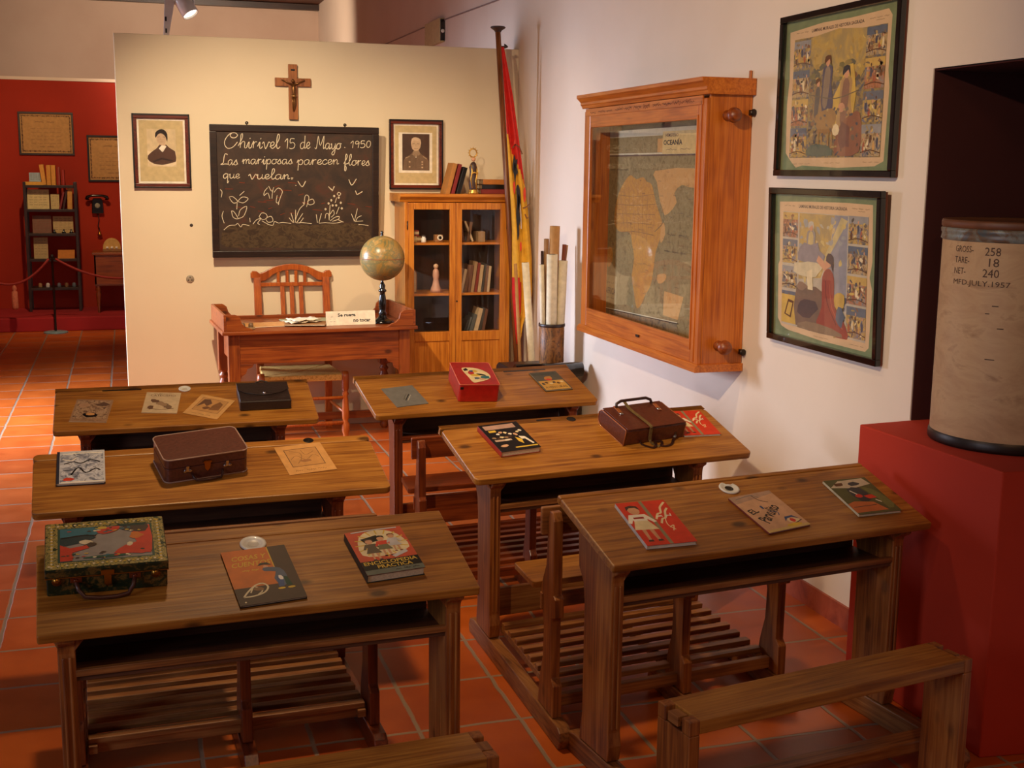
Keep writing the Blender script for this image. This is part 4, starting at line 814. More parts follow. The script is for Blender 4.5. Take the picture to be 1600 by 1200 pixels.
def cells(s, x0, x1, ys, k0=0):
    for i, (a_, b_) in enumerate(ys):
        m = m_cells[(i+k0)%3]; s.rect(x0,a_,x1,b_,m); w_, h_ = x1-x0, b_-a_
        s.rect(x0,a_+h_*.72,x1,b_,[C_(150,146,140),GREYB,C_(196,160,80),C_(108,110,116)][(i+k0)%4])
        for q in range(5):
            cx = x0+w_*(.15+.17*q); cy = a_+h_*(.30+.12*((q*7+i)%3)); s.blob(cx,cy,w_*.06,h_*.17,[SEPIA,C_(196,150,80),C_(70,70,84),C_(170,90,50),CREAM][(q+i)%5],8,.3); s.blob(cx,cy+h_*.24,w_*.035,h_*.06,[SKIN,SEPIA][q%2],8)
        texture(s,x0+.015,x1-.015,a_+.015,b_-.015,16,PTX+[CREAM,C_(206,176,90,.7)],.012)
        s.line([(x0,a_+h_*.12),(x0+w_*.5,a_+h_*.2),(x1,a_+h_*.1)],.004,SEPIA)
def texture(s, x0, x1, y0, y1, n, mats, r_=.018):
    for i in range(n):
        s.n -= (i % 8 != 0)
        s.blob(random.uniform(x0,x1), random.uniform(y0,y1), r_*random.uniform(.4,1.2), r_*random.uniform(.5,1.6), random.choice(mats), 7, .45, random.uniform(0,3))
PTX = [C_(96,84,70,.7),C_(150,126,84,.7),C_(120,104,84,.7),C_(176,150,92,.7),C_(88,84,88,.7),C_(140,100,66,.7)]
def robe(s, x, y, h, m1, m2, skin, hair, kneel=0, face=1):
    k = .75
    if kneel:
        s.poly([(x-.10*h,y),(x+.34*h*face,y),(x+.30*h*face,y+.12*h),(x+.12*h*face,y+.30*h),(x+.13*h,y+.62*h),(x+.02*h,y+.80*h),(x-.08*h,y+.74*h),(x-.12*h,y+.40*h)], m1, 3)
        s.poly([(x-.06*h,y+.62*h),(x-.30*h*face,y+.84*h),(x-.26*h*face,y+.90*h),(x+.04*h,y+.76*h)], skin)
    else:
        s.poly([(x-.17*h,y),(x+.18*h,y),(x+.12*h,y+.45*h),(x+.13*h,y+.78*h),(x-.11*h,y+.78*h),(x-.13*h,y+.42*h)], m1, 3)
    s.poly([(x-.10*h,y+.10*h),(x+.02*h,y+.06*h),(x+.08*h,y+.70*h),(x-.06*h,y+.74*h)], m2, 3)
    s.blob(x,y+.88*h,.075*h*k,.09*h,skin,12); s.poly([(x-.08*h,y+.84*h),(x-.07*h,y+.98*h),(x+.07*h,y+.99*h),(x+.09*h,y+.78*h),(x+.04*h,y+.93*h)],hair,2)
def p_post1(s):
    frame_common(s, [(.05,.12),(.04,.45),(.055,.62),(.04,.93),(.35,.955),(.6,.95),(.90,.96),(.93,.92),(.925,.6),(.94,.5),(.93,.06),(.86,.03),(.55,.02),(.22,.035),(.16,.02),(.12,.05)])
    s.rect(.09,.085,.90,.875,m_foliage); s.poly([(.25,.87),(.74,.87),(.70,.62),(.58,.55),(.45,.60),(.30,.66)],m_glow,2)
    for i in range(26):
        q = random.random(); s.blob(.26+.48*q, .56+.12*random.random(), .03, .02, [C_(120,110,60),C_(150,130,70),C_(96,92,70),C_(180,150,70)][i%4], 8, .4)
    texture(s,.27,.72,.12,.60,150,PTX); texture(s,.27,.72,.58,.84,30,[C_(190,156,76,.7),C_(200,170,90,.7),C_(176,146,80,.7)],.014)
    cells(s,.09,.25,[(.68,.86),(.49,.665),(.30,.475),(.09,.285)],0); cells(s,.74,.90,[(.70,.87),(.50,.685),(.30,.485),(.09,.285)],1)
    s.poly([(.42,.30),(.60,.66),(.66,.60),(.66,.34)],C_(206,170,74,.6),2)
    robe(s,.42,.40,.34,C_(84,76,92),C_(140,120,96),SKIN,SEPIA); robe(s,.34,.34,.26,C_(150,120,76),C_(96,88,80),SKIN,SEPIA); robe(s,.59,.28,.38,C_(176,140,86),C_(140,100,74),SKIN,BLACK)
    s.poly([(.52,.11),(.54,.26),(.62,.34),(.72,.36),(.73,.12)],C_(146,96,62,.6),3).blob(.56,.40,.03,.03,SKIN,10).poly([(.33,.36),(.48,.40),(.52,.33),(.46,.24),(.36,.26)],C_(156,118,62,.6),3)
    for x in (.36,.39,.45,.48): s.rect(x,.14,x+.012,.27,C_(160,120,60))
    texture(s,.27,.72,.10,.40,60,PTX,.012)
    s.blob(.60,.22,.05,.09,C_(120,80,60),9,.3).blob(.52,.26,.03,.04,CREAM,8,.2).poly([(.26,.10),(.5,.10),(.46,.16),(.3,.17)],C_(92,100,80),2).line([(.26,.5),(.5,.46),(.7,.5)],.004,C_(110,96,70))
def p_post2(s):
    frame_common(s, [(.05,.12),(.045,.5),(.06,.53),(.05,.94),(.35,.95),(.7,.955),(.93,.95),(.94,.6),(.92,.5),(.945,.42),(.93,.06),(.9,.03),(.5,.03),(.16,.05),(.09,.07)])
    s.rect(.09,.085,.90,.875,C_(190,176,150)); s.poly([(.26,.87),(.60,.87),(.55,.60),(.48,.45),(.26,.42)],m_glow).poly([(.60,.87),(.72,.87),(.72,.26),(.62,.24),(.50,.45),(.56,.6)],C_(146,142,146,.6)).poly([(.66,.86),(.72,.84),(.5,.52),(.46,.5)],C_(196,176,120))
    texture(s,.26,.72,.10,.34,60,PTX); texture(s,.27,.70,.40,.84,46,[C_(196,172,120,.7),C_(186,176,150,.7),C_(204,180,110,.7),C_(160,156,150,.7)],.02)
    cells(s,.09,.245,[(.70,.87),(.52,.685),(.345,.50),(.10,.325)],2); s.rect(.09,.10,.245,.30,C_(206,168,70)); s.poly([(.12,.16),(.16,.27),(.22,.26),(.19,.14)],SEPIA).poly([(.135,.165),(.165,.25),(.205,.245),(.18,.155)],C_(206,168,70))
    cells(s,.73,.90,[(.70,.875),(.51,.685),(.315,.495),(.10,.30)],0)
    robe(s,.38,.50,.32,C_(150,140,130),C_(196,172,110),SKIN,C_(190,180,160)); s.blob(.38,.60,.12,.08,C_(140,130,130),12,.25).blob(.36,.50,.14,.05,C_(206,190,150),12,.25)
    s.poly([(.245,.10),(.245,.36),(.36,.38),(.50,.36),(.52,.12)],C_(120,96,72,.6),2).blob(.35,.24,.10,.07,C_(84,66,56),10,.3).poly([(.36,.36),(.41,.36),(.40,.50),(.345,.48)],CREAM).blob(.30,.38,.05,.03,C_(150,120,90),9,.3)
    s.poly([(.46,.12),(.74,.08),(.70,.20),(.62,.28),(.61,.46),(.56,.52),(.50,.46),(.50,.26)],C_(150,66,38,.6),3).poly([(.52,.50),(.44,.56),(.46,.60),(.56,.53)],SKIN).blob(.555,.56,.028,.035,SKIN,12).poly([(.53,.57),(.55,.62),(.60,.60),(.60,.50),(.575,.55)],BROWN,2)
    s.line([(.53,.44),(.55,.30),(.64,.16)],.004,C_(96,36,22)).line([(.57,.42),(.60,.26),(.70,.14)],.004,C_(190,96,60)).blob(.66,.32,.05,.06,C_(196,160,70),10,.2).blob(.68,.22,.04,.06,GREYB,9,.3).poly([(.26,.085),(.7,.085),(.6,.13),(.35,.14)],C_(140,116,84),2)
poster('upper framed poster on the right wall, yellow crowded scene ringed by small pictures',3.905,4.765,1.785,2.438,p_post1)
poster('lower framed poster on the right wall, kneeling red-robed figure ringed by small pictures',3.925,4.755,1.088,1.738,p_post2,2.0)

T = thing('map_case','glazed oak wall case holding rolled school maps, turned knobs on its side','map case',(0,0,0))
X0, X1, Y0, Y1, Z0, Z1 = 2.452, XW-.002, 5.035, 6.56, .93, 2.15
MB().box(X0+.02,X1,Y0,Y0+.018,Z0,Z1).build('side_panel', W_CASE, T, .002); MB().box(X0+.02,X1,Y1-.018,Y1,Z0,Z1).build('side_panel', W_CASE, T, .002)
MB().box(X1-.010,X1,Y0+.018,Y1-.018,Z0,Z1).build('back_panel', W_DARKZ, T)
MB().box(X0+.02,X1-.01,Y0+.018,Y1-.018,Z0,Z0+.018).build('floor_panel', W_CASEY, T); MB().box(X0+.02,X1-.01,Y0+.018,Y1-.018,Z1-.018,Z1).build('top_panel', W_CASEY, T)
MB().box(X0,X0+.02,Y0,Y0+.085,Z0,Z1-.03).build('door_stile', W_CASE, T, .004); MB().box(X0,X0+.02,Y1-.085,Y1,Z0,Z1-.03).build('door_stile', W_CASE, T, .004)
MB().box(X0,X0+.02,Y0+.085,Y1-.085,Z0,1.035).build('door_rail', W_CASEY, T, .004); MB().box(X0,X0+.02,Y0+.085,Y1-.085,2.03,2.10).build('door_rail', W_CASEY, T, .004)
MB().box(X0-.006,X0+.002,Y0+.035,Y0+.045,Z0+.01,Z1-.04).box(X0-.006,X0+.002,Y0+.075,Y0+.083,Z0+.06,Z1-.10).build('stile_bead', W_CASE, T, .002)
MB().box(X0+.006,X0+.010,Y0+.08,Y1-.08,1.03,2.035).build('glass', GLASS, T)
cor = [(X0+.03,2.135),(X0-.004,2.135),(X0-.010,2.15),(X0-.016,2.155),(X0-.016,2.168),(X0-.034,2.186),(X0-.040,2.19),(X0-.040,2.208),(X1,2.208),(X1,2.135)]
MB().prism(cor, Y0-.03, Y1+.03, 'y').build('cornice', W_CASEY, T, .002)
MB().prism([(X0-.018,.895),(X1,.895),(X1,.932),(X0-.004,.932),(X0-.018,.915)], Y0-.015, Y1+.015, 'y').build('base_molding', W_CASEY, T, .002)
nb = MB(); nb.box(X0-.006,X0+.002,Y0+.03,Y1-.03,2.092,2.132); board = nb.build('inscription_board', W_CASEY, T, .001)
s = Sheet(1.40,.036,0,Matrix(((0,0,-1,X0-.0065),(-1,0,0,(Y0+Y1)/2),(0,1,0,2.112),(0,0,0,1))))
INK = C_(70,30,10,.7); s.scribble(.02,.98,.42,.30,.0028,INK,11).scribble(.3,.95,.55,.26,.0022,INK,8).build('inscription', T)
def knob(x, y, z):
    k = MB().lathe([(.0005,.098),(.018,.094),(.031,.080),(.034,.064),(.028,.050),(.014,.042),(.012,.030),(.016,.024),(.022,.018),(.024,.006),(.024,0)][::-1], 24, Matrix.Translation((x,y,z)) @ Matrix.Rotation(R(90),4,'X'))
    return k.build('knob', W_DESK, T)
knob(2.555,Y0,2.045); knob(2.555,Y0,1.015)
for z in (2.06,.985): MB().box(X1-.018,X1-.004,Y0-.034,Y0,z-.012,z+.012).lathe([(.014,0),(.016,.006),(.010,.010),(.0005,.010)],12,Matrix.Translation((X1-.012,Y0-.030,z)) @ Matrix.Rotation(R(90),4,'X')).build('wall_bracket', IRON, T, .001)
MB().box(X1-.010,X1-.004,Y0+.01,Y0+.03,2.208,2.245).build('hanger', W_CASE, T, .003)
MB().box(X0-.010,X0-.004,5.70,5.735,.968,.980).build('keyhole_plate', BLACK, T, .001)
# the map seen through the glass
T = thing('wall_map','old hanging map showing a yellow continent behind the glass of the oak case','map',M=WALLR(6.0,.955,.080))
mw, mh = 1.17, 1.06
m_sea = mottled('map_sea', [S(104,84,44), S(134,112,62), S(148,128,78), S(110,92,50)], 30, .7); m_land = mottled('map_land', [S(166,110,34), S(194,140,48), S(176,122,50), S(204,154,66)], 26, .7)
m_land2 = mottled('map_land_pale', [S(176,128,62), S(200,150,80), S(186,144,84)], 30, .7); m_pale = mottled('map_margin', [S(196,184,146), S(206,194,158), S(186,176,140)], 14, .7)
MB().box(-mw/2,mw/2,0,mh,-.002,0).build('canvas', m_pale, T)
s = Sheet(mw,mh,.0005,Matrix.Translation((0,mh/2,0)))
def mp(px, py):      # photo pixel -> map fraction, straightened for the foreshortening
    s0, s1 = 951-(px*0), 1088; fx = (px-947)/(1087-947); fx = fx*(1-.12*(1-fx))
    top = 205-9*(px-947)/140; bot = 482+50*(px-947)/140
    return (fx, 1-(py-top)/(bot-top))
c3 = lambda x, y: mp(910+x/6, 140+y/6); c4 = lambda x, y: mp(910+x/6.667, 380+y/6.667); c7 = lambda x, y: mp(880+x/2.266, 90+y/2.266)
s.rect(0,0,1,.965,m_sea); s.rect(0,.965,1,1,m_pale); s.rect(0,.868,1,.876,C_(90,60,30)); s.rect(0,.876,1,.884,m_pale); s.rect(0,0,.012,1,m_pale)
s.poly([mp(*p) for p in [(992,269),(978,285),(969,306),(965,335),(974,352),(994,355),(999,372),(1003,395),(1000,420),(1003,440),(1008,465),(1011,472),(1017,466),(1023,452),(1031,436),(1034,415),(1037,385),(1044,360),(1045,342),(1035,311),(1028,284),(1020,279),(1014,272),(1003,275)]], m_land, 3)
s.poly([c7(*p) for p in [(345,392),(352,430),(372,530),(390,540),(416,500),(408,468),(430,440),(470,452),(474,385)]], m_land2, 2)
s.poly([c7(*p) for p in [(372,575),(380,572),(384,610),(372,640),(368,620)]], m_land2, 2).poly([c7(*p) for p in [(165,650),(185,648),(190,690),(172,715),(165,690)]], m_land, 2)
for i in range(7): s.line([c7(215+18*i,430+8*i),c7(225+16*i,520+5*i),c7(240+14*i,600+9*i)],.0025,C_(130,90,40))
for i in range(60):
    x, y = random.uniform(.04,.95), random.uniform(.12,.94); s.scribble(x, x+random.uniform(.03,.08), y, .004, .0016, [BROWN,C_(96,84,50),C_(130,90,40)][i%3], 1)
for i in range(5): s.line([c7(200,470+32*i),c7(280,478+30*i),c7(350,470+36*i)],.0022,C_(130,90,40))
s.line([c7(365,500),c7(380,560),c7(350,600)],.003,C_(90,84,60)); s.rect(.60,.885,.97,.95,m_land2)
a_ = mp(1042,214); s.rect(a_[0],a_[1]-.075,.985,a_[1]+.03,C_(206,176,110,.7))
s.text('HEMISFERIO',a_[0]+.03,a_[1]+.004,.13,.016,BROWN,0,0,.02).text('OCEANÍA',a_[0]+.01,a_[1]-.034,.19,.030,BLACK,0,0,.03).scribble(a_[0]+.03,.97,a_[1]-.055,.005,.002,BROWN,2)
s.scribble(.72,.96,.50,.010,.002,BROWN,2).scribble(.70,.95,.42,.008,.002,BROWN,3).scribble(.05,.3,.80,.008,.002,BROWN,3)
s.poly([c4(*p) for p in [(870,275),(940,262),(955,300),(930,350),(880,360)]], m_land2, 2).poly([c4(*p) for p in [(940,440),(1110,500),(1070,740),(935,690)]], m_land2)
s.poly([c4(*p) for p in [(240,575),(530,630),(1060,785),(1090,930),(700,850),(240,700)]], mottled('map_insets', [S(60,52,40), S(120,104,74), S(150,126,84), S(90,84,60)], 26, .7)).line([c4(240,560),c4(800,705),c4(1065,768)],.005,m_pale,0).line([c4(240,570),c4(800,715),c4(1075,780)],.004,BLACK,0)
a_ = c4(272,420); s.rect(.02,a_[1]-.05,.17,a_[1]+.10,C_(176,156,108,.7)).text('AFRICA',.035,a_[1],.12,.035,BROWN,0,0,.02).scribble(.04,.15,a_[1]+.06,.006,.002,BROWN,2).scribble(.04,.15,a_[1]-.02,.006,.002,BROWN,2)
s.build('map_print', T)

# ------------------------------------------------------------------ bookcase and what it holds
CX0, CX1, CY0, CY1 = 1.777, 2.522, 8.17, 8.50
T = thing('bookcase','honey-coloured bookcase with two glazed doors in front of the partition','bookcase',(0,0,0))
MB().box(CX0,CX0+.02,CY0+.02,CY1,0,1.595).build('side_panel', W_CAB, T, .002); MB().box(CX1-.02,CX1,CY0+.02,CY1,0,1.595).build('side_panel', W_CAB, T, .002)
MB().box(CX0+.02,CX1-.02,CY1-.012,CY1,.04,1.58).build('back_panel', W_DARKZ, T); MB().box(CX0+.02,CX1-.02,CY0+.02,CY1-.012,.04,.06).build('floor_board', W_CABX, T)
MB().prism([(CY0+.03,1.575),(CY0+.005,1.575),(CY0-.005,1.592),(CY0-.022,1.604),(CY0-.030,1.612),(CY0-.030,1.630),(CY1,1.630),(CY1,1.575)], CX0-.035, CX1+.035, 'x').build('cornice', W_CABX, T, .002)
for z in (.655,.952,1.300): MB().box(CX0+.02,CX1-.02,CY0+.03,CY1-.012,z-.016,z).build('shelf', W_CABX, T, .001)
MB().box(CX0,CX0+.022,CY0,CY0+.02,0,1.575).build('face_stile', W_CAB, T, .002); MB().box(CX1-.030,CX1,CY0,CY0+.02,0,1.575).build('face_stile', W_CAB, T, .002); MB().box(CX0+.022,CX1-.03,CY0,CY0+.02,0,.09).build('plinth', W_CABX, T, .002)
for x0, x1 in ((CX0+.022,2.132),(2.134,CX1-.030)):
    d = MB(); g0, g1 = x0+.042, x1-.042
    d.box(x0,g0,CY0-.004,CY0+.018,.095,1.57).box(g1,x1,CY0-.004,CY0+.018,.095,1.57).box(g0,g1,CY0-.004,CY0+.018,1.525,1.57).box(g0,g1,CY0-.004,CY0+.018,.625,.69).box(g0,g1,CY0-.004,CY0+.018,.095,.15)
    D_ = d.build('door', W_CAB, T, .003)
    MB().box(g0-.003,g1+.003,CY0+.007,CY0+.010,.687,1.528).build('pane', GLASS, D_)
    MB().box(g0,g1,CY0+.004,CY0+.012,.15,.625).build('lower_panel', W_CAB, D_, .003)
    hx = x0-.004 if x0 < 2 else x1+.004
    for z in (1.42,.25): MB().tube([(hx,CY0-.004,z-.028),(hx,CY0-.004,z+.028)],.004,8).build('hinge', IRON, D_)
MB().lathe([(.006,0),(.006,.004),(.0005,.005)],10,Matrix.Translation((2.140,CY0-.004,.90)) @ Matrix.Rotation(R(90),4,'X')).build('keyhole', BLACK, T)
BOOKC = [C_(150,120,84),C_(96,60,40),C_(176,150,112),C_(120,40,28),C_(60,56,50),C_(190,166,130),C_(110,76,50),C_(80,84,80),C_(160,90,50)]
def book(name, label, cat, x, y, z, th, dp, h, m, lean=0, rz=0, group=None, flat=False):
    M_ = Matrix.Translation((x,y,z)) @ Matrix.Rotation(rz,4,'Z') @ (Matrix.Rotation(lean,4,'Y') if not flat else Matrix.Identity(4))
    T = thing(name, label, cat, M=M_, group=group)
    c = MB()
    if flat:
        c.box(0,dp,0,h,0,.003).box(0,dp,0,h,th-.003,th).box(0,dp,0,.003,.003,th-.003); c.build('cover', m, T, .0008); MB().box(.003,dp-.003,.003,h-.003,.003,th-.003).build('pages', PAGES, T)
    else:
        c.box(0,.0025,0,dp,0,h).box(th-.0025,th,0,dp,0,h).box(.0025,th-.0025,0,.003,0,h); c.build('cover', m, T, .0008); MB().box(.0025,th-.0025,.003,dp-.004,.003,h-.004).build('pages', PAGES, T)
    return T
def row(x0, z, specs, lean, y, group, labels):
    x = x0
    for i, (th, h, ci, gap) in enumerate(specs):
        l = lean[i] if isinstance(lean, (list,tuple)) else lean
        book('book', labels[i], 'book', x, y, z+.0008, th, .15, h, BOOKC[ci], l, 0, group); x += th/math.cos(l)+gap
lb = ['pale book at the left end of the middle right shelf','second book from the left on the middle right shelf','third book from the left on the middle right shelf','tall brown book, fourth from the left on the middle right shelf','red book in the middle of the middle right shelf','pale book just right of the red one, middle right shelf','dark book, third from the right on the middle right shelf','second book from the right on the middle right shelf','last book at the right of the middle right shelf']
row(2.185,.952,[(.020,.165,5,.006),(.024,.195,6,.003),(.020,.19,1,.003),(.022,.215,0,.004),(.020,.205,3,.003),(.024,.19,2,.004),(.014,.20,4,.003),(.020,.185,6,.003),(.018,.18,5,.0)],[R(12),R(9),R(8),R(8),R(8),R(7),R(7),R(6),R(5)],8.25,'books on the middle right shelf of the bookcase',[l+' of the bookcase' for l in lb])
lb = ['thin dark book at the left of the lower right shelf','second thin book from the left on the lower right shelf','grey book, third from the left on the lower right shelf','pale book leaning in the middle of the lower right shelf','dark book, second from the right on the lower right shelf','brown book at the right end of the lower right shelf']
row(2.205,.655,[(.012,.11,4,.006),(.014,.13,7,.006),(.026,.15,7,.008),(.030,.19,5,.004),(.020,.19,4,.004),(.022,.18,1,0)],[R(20),R(18),R(17),R(14),R(12),R(10)],8.25,'books on the lower right shelf of the bookcase',[l+' of the bookcase' for l in lb])
lb = ['brown book leaning at the left of the top right shelf','pale paper-bound book leaning on the top right shelf, second from left','thin tan book leaning left on the top right shelf','low pale book lying at the right of the top right shelf']
row(2.19,1.300,[(.030,.13,1,.012),(.022,.14,6,.018),(.014,.15,5,.030),(.05,.07,0,0)],[R(-8),R(10),R(-22),0],8.26,'books on the top right shelf of the bookcase',[l+' in the bookcase' for l in lb])
for i, (x, y_, m, l) in enumerate(((1.842,0,C_(170,60,40),'red small packet, bottom left of the packets on the top left shelf of the bookcase'),(1.872,0,C_(200,170,110),'cream small packet, bottom middle of the packets on the top left shelf of the bookcase'),(1.902,0,C_(150,100,60),'brown small packet, bottom right of the packets on the top left shelf of the bookcase'),
      (1.852,1,C_(190,150,90),'tan small packet stacked at the left of the packets in the bookcase'),(1.884,1,C_(150,50,36),'dark red small packet stacked at the right of the packets in the bookcase'))):
    T = thing('packet', l, 'packet', (x,8.27,1.3008+y_*.041), 0, 'small packets on the top left shelf of the bookcase'); MB().box(-.014,.014,0,.05,0,.040).build('box', m, T, .001); MB().box(-.0145,.0145,-.0006,0,.012,.030).build('printed_band', CREAM, T)
T = thing('ink_bottle','small white pot in front of the packets on the top left shelf','pot',(1.925,8.245,1.3008)); MB().lathe([(.0005,0),(.016,0),(.017,.004),(.017,.028),(.012,.033),(.012,.040),(.0005,.040)],18).build('body', WHITE, T); MB().lathe([(.014,.0405),(.014,.048),(.0005,.049)],18).build('cap', C_(60,50,44), T)
T = thing('viewer','small brown toy camera with a round lens on the top left shelf','camera',(2.035,8.25,1.3008)); MB().box(-.028,.028,0,.05,0,.050).build('body', LBROWN, T, .004); MB().lathe([(.020,0),(.020,.010),(.014,.012),(.012,.006),(.0005,.006)],20,Matrix.Translation((.006,0,.030)) @ Matrix.Rotation(R(90),4,'X')).build('lens_ring', OFFW, T); MB().lathe([(.010,.0105),(.0005,.011)],14,Matrix.Translation((.006,0,.030)) @ Matrix.Rotation(R(90),4,'X')).build('lens', BLACKG, T)
T = thing('round_top_clock','small dark round-topped frame on the middle left shelf of the bookcase','frame',(1.852,8.26,.9528)); pr = [(-.03,0),(.03,0)]+[(.03*math.cos(R(a_)),.13+.035*math.sin(R(a_))) for a_ in range(0,181,20)]
MB().prism(pr,0,.02,'y').build('frame', C_(120,70,36), T, .001); MB().prism([(p[0]*.8,p[1]*.92+.006) for p in pr],-.001,0,'y').build('face', C_(190,160,120), T)
T = thing('figurine','pale pink seated figurine on the middle left shelf of the bookcase','figurine',(2.02,8.28,.9528)); MB().lathe([(.0005,0),(.035,0),(.038,.02),(.026,.05),(.018,.09),(.024,.12),(.020,.15),(.009,.165),(.0005,.166)],18).build('body', C_(196,150,130,.4), T); MB().sphere((0,0,.180),.018,14,10).build('head', C_(206,170,140,.4), T)
# on top of the bookcase
ZT = 1.6308
book('book','tan spined book leaning at the left on top of the bookcase','book',2.082,8.26,ZT,.030,.15,.215,C_(176,120,56),R(15),0,'books leaning on top of the bookcase')
book('book','red book leaning in the middle on top of the bookcase','book',2.122,8.26,ZT,.024,.15,.210,C_(130,30,30),R(15),0,'books leaning on top of the bookcase')
book('book','black book with pale edges leaning beside the gilt statue on the bookcase','book',2.155,8.25,ZT,.030,.15,.19,BLACK,R(16),0,'books leaning on top of the bookcase')
for i, (th, m, l) in enumerate(((.032,C_(120,30,24),'dark red book, bottom of the lying stack on the bookcase'),(.030,BLACK,'black book in the middle of the lying stack on the bookcase'),(.034,C_(180,110,40),'orange-brown book, topmost of the lying stack on the bookcase'))):
    book('book',l,'book',2.325+.008*i,8.23,ZT+[0,.033,.064][i],th,.185-.012*i,.14,m,0,R(-3+3*i),'books lying in a stack on the bookcase',True)
T = thing('statue','small gilt religious statue with a round halo on top of the bookcase','statue',(2.262,8.20,ZT))
GILT = plain(206,160,74,.3,.6,0,.3,60); ROBE = plain(60,38,34,.45,0,0,.3,40)
MB().lathe([(.0005,0),(.034,0),(.036,.008),(.028,.016),(.030,.024),(.024,.030),(.0005,.032)],20).build('base', GILT, T)
MB().lathe([(.026,.030),(.030,.06),(.026,.11),(.024,.15),(.028,.18),(.018,.205),(.009,.215),(.0005,.216)],20).build('robe', ROBE, T)
MB().tube([(-.012,-.022,.04),(-.022,-.020,.10),(-.014,-.026,.15),(-.018,-.012,.195)],[.004,.006,.006,.004],8).tube([(.018,-.020,.03),(.010,-.030,.09),(.024,-.020,.14),(.016,-.014,.195)],[.005,.006,.006,.004],8).tube([(-.02,-.02,.135),(0,-.032,.145),(.02,-.02,.14)],.006,8).build('gilt_drapery', GILT, T)
MB().sphere((0,-.004,.232),.015,14,10).build('head', SKIN, T)
h = MB().tube([(.026*math.cos(R(a_)),.006,.275+.028*math.sin(R(a_))) for a_ in range(0,361,20)],.0045,8)
for a_ in range(0,360,30): h.tube([(.028*math.cos(R(a_)),.006,.275+.03*math.sin(R(a_))),(.040*math.cos(R(a_)),.006,.275+.042*math.sin(R(a_)))],[.003,.0008],6)
h.tube([(0,.006,.240),(0,.006,.25)],.004,6).build('halo', GILT, T)

# ------------------------------------------------------------------ teacher's desk, chair, globe, sign
T = thing('teacher_desk','reddish pine teacher desk with stepped gallery ends and turned legs','desk',(.535,7.70,0),.05)
DW, DD, DZ = 1.225, .66, .79
TD = T
MB().box(-.012,DW+.012,-.015,DD+.01,DZ-.022,DZ).build('tabletop', W_DESK, T, .004)
MB().box(.10,DW-.10,.045,.065,DZ-.215,DZ-.022).build('apron', W_DESK, T, .002); MB().box(.10,DW-.10,DD-.07,DD-.05,DZ-.215+.12,DZ-.022).build('apron', W_DESK, T, .002)
for x in (.065,DW-.085): MB().box(x,x+.02,.09,DD-.09,DZ-.215,DZ-.022).build('side_apron', W_DESK, T, .002)
for x in (.03,DW-.10):
    for y in (.035,DD-.10):
        b = MB(); b.box(x,x+.07,y,y+.07,DZ-.33,DZ-.022)
        prof = [(.030,DZ-.33),(.020,DZ-.345),(.034,DZ-.365),(.022,DZ-.385),(.036,DZ-.42),(.038,DZ-.46),(.030,DZ-.55),(.022,DZ-.62),(.034,DZ-.635),(.022,DZ-.65),(.030,DZ-.675)]
        b.lathe(prof[::-1], 18, Matrix.Translation((x+.035,y+.035,0))); b.box(x+.004,x+.066,y+.004,y+.066,.045,DZ-.675).lathe([(.020,0),(.030,.02),(.024,.045)],16,Matrix.Translation((x+.035,y+.035,0)))
        b.build('leg', W_DESKL, T, .002)
for x, s_ in ((.10,1),(DW-.10,-1)):
    pr = [(x,DZ-.215),(x+s_*.085,DZ-.215),(x+s_*.075,DZ-.235),(x+s_*.045,DZ-.245),(x+s_*.035,DZ-.275),(x+s_*.010,DZ-.29),(x,DZ-.31)]
    MB().prism(pr if s_ > 0 else pr[::-1],.045,.06,'y').build('bracket', W_DESK, T, .002)
MB().box(.05,DW-.05,DD-.08,DD-.05,.08,.13).build('stretcher', W_DESK, T, .002)
GZ = DZ+.105
for x in (0,DW-.016): MB().box(x,x+.016,.0,DD,DZ,GZ).build('gallery_side', W_DESK, T, .002)
def ogee(x, s_): 
    P_ = [(x,DZ),(x+s_*.17,DZ),(x+s_*.145,DZ+.018),(x+s_*.115,DZ+.028),(x+s_*.095,DZ+.05),(x+s_*.085,DZ+.085),(x+s_*.07,DZ+.098),(x+s_*.055,GZ),(x,GZ)]
    return P_ if s_ > 0 else P_[::-1]
for y in (0,DD-.016): MB().prism(ogee(.016,1),y,y+.016,'y').build('gallery_return', W_DESK, T, .002); MB().prism(ogee(DW-.016,-1),y,y+.016,'y').build('gallery_return', W_DESK, T, .002)
MB().box(.17,DW-.17,DD-.012,DD,DZ,DZ+.022).build('back_ledge', W_DESK, T, .002)
def on_td(x, y, rz=0, h=0): return Matrix.Translation((.535,7.70,0)) @ Matrix.Rotation(.05,4,'Z') @ Matrix.Translation((x,y,DZ+.0008+h)) @ Matrix.Rotation(rz,4,'Z')
T = thing('sign_card','white folded card lettered in black on the front of the teacher desk','sign',M=on_td(.83,.14))
MS = Matrix.Rotation(R(78),4,'X'); cw, chh = .325, .092
MB().box(-cw/2,cw/2,0,chh,-.001,0,0,MS).box(-cw/2,cw/2,0,.001,-.05,-.001,0,MS).build('card', OFFW, T)
s = Sheet(cw,chh,.0003,MS @ Matrix.Translation((0,chh/2,0))); INKB = C_(40,38,44)
s.text('Se ruega',.24,.54,.36,.30,INKB,0,0,.035).text('no tocar',.55,.20,.35,.24,INKB,0,0,.035).line([(.10,.56),(.12,.66),(.14,.56)],.002,SLATE,0).scribble(.06,.20,.44,.03,.001,SLATE,2).scribble(.08,.20,.26,.03,.0015,SLATE,2); s.build('lettering', T)
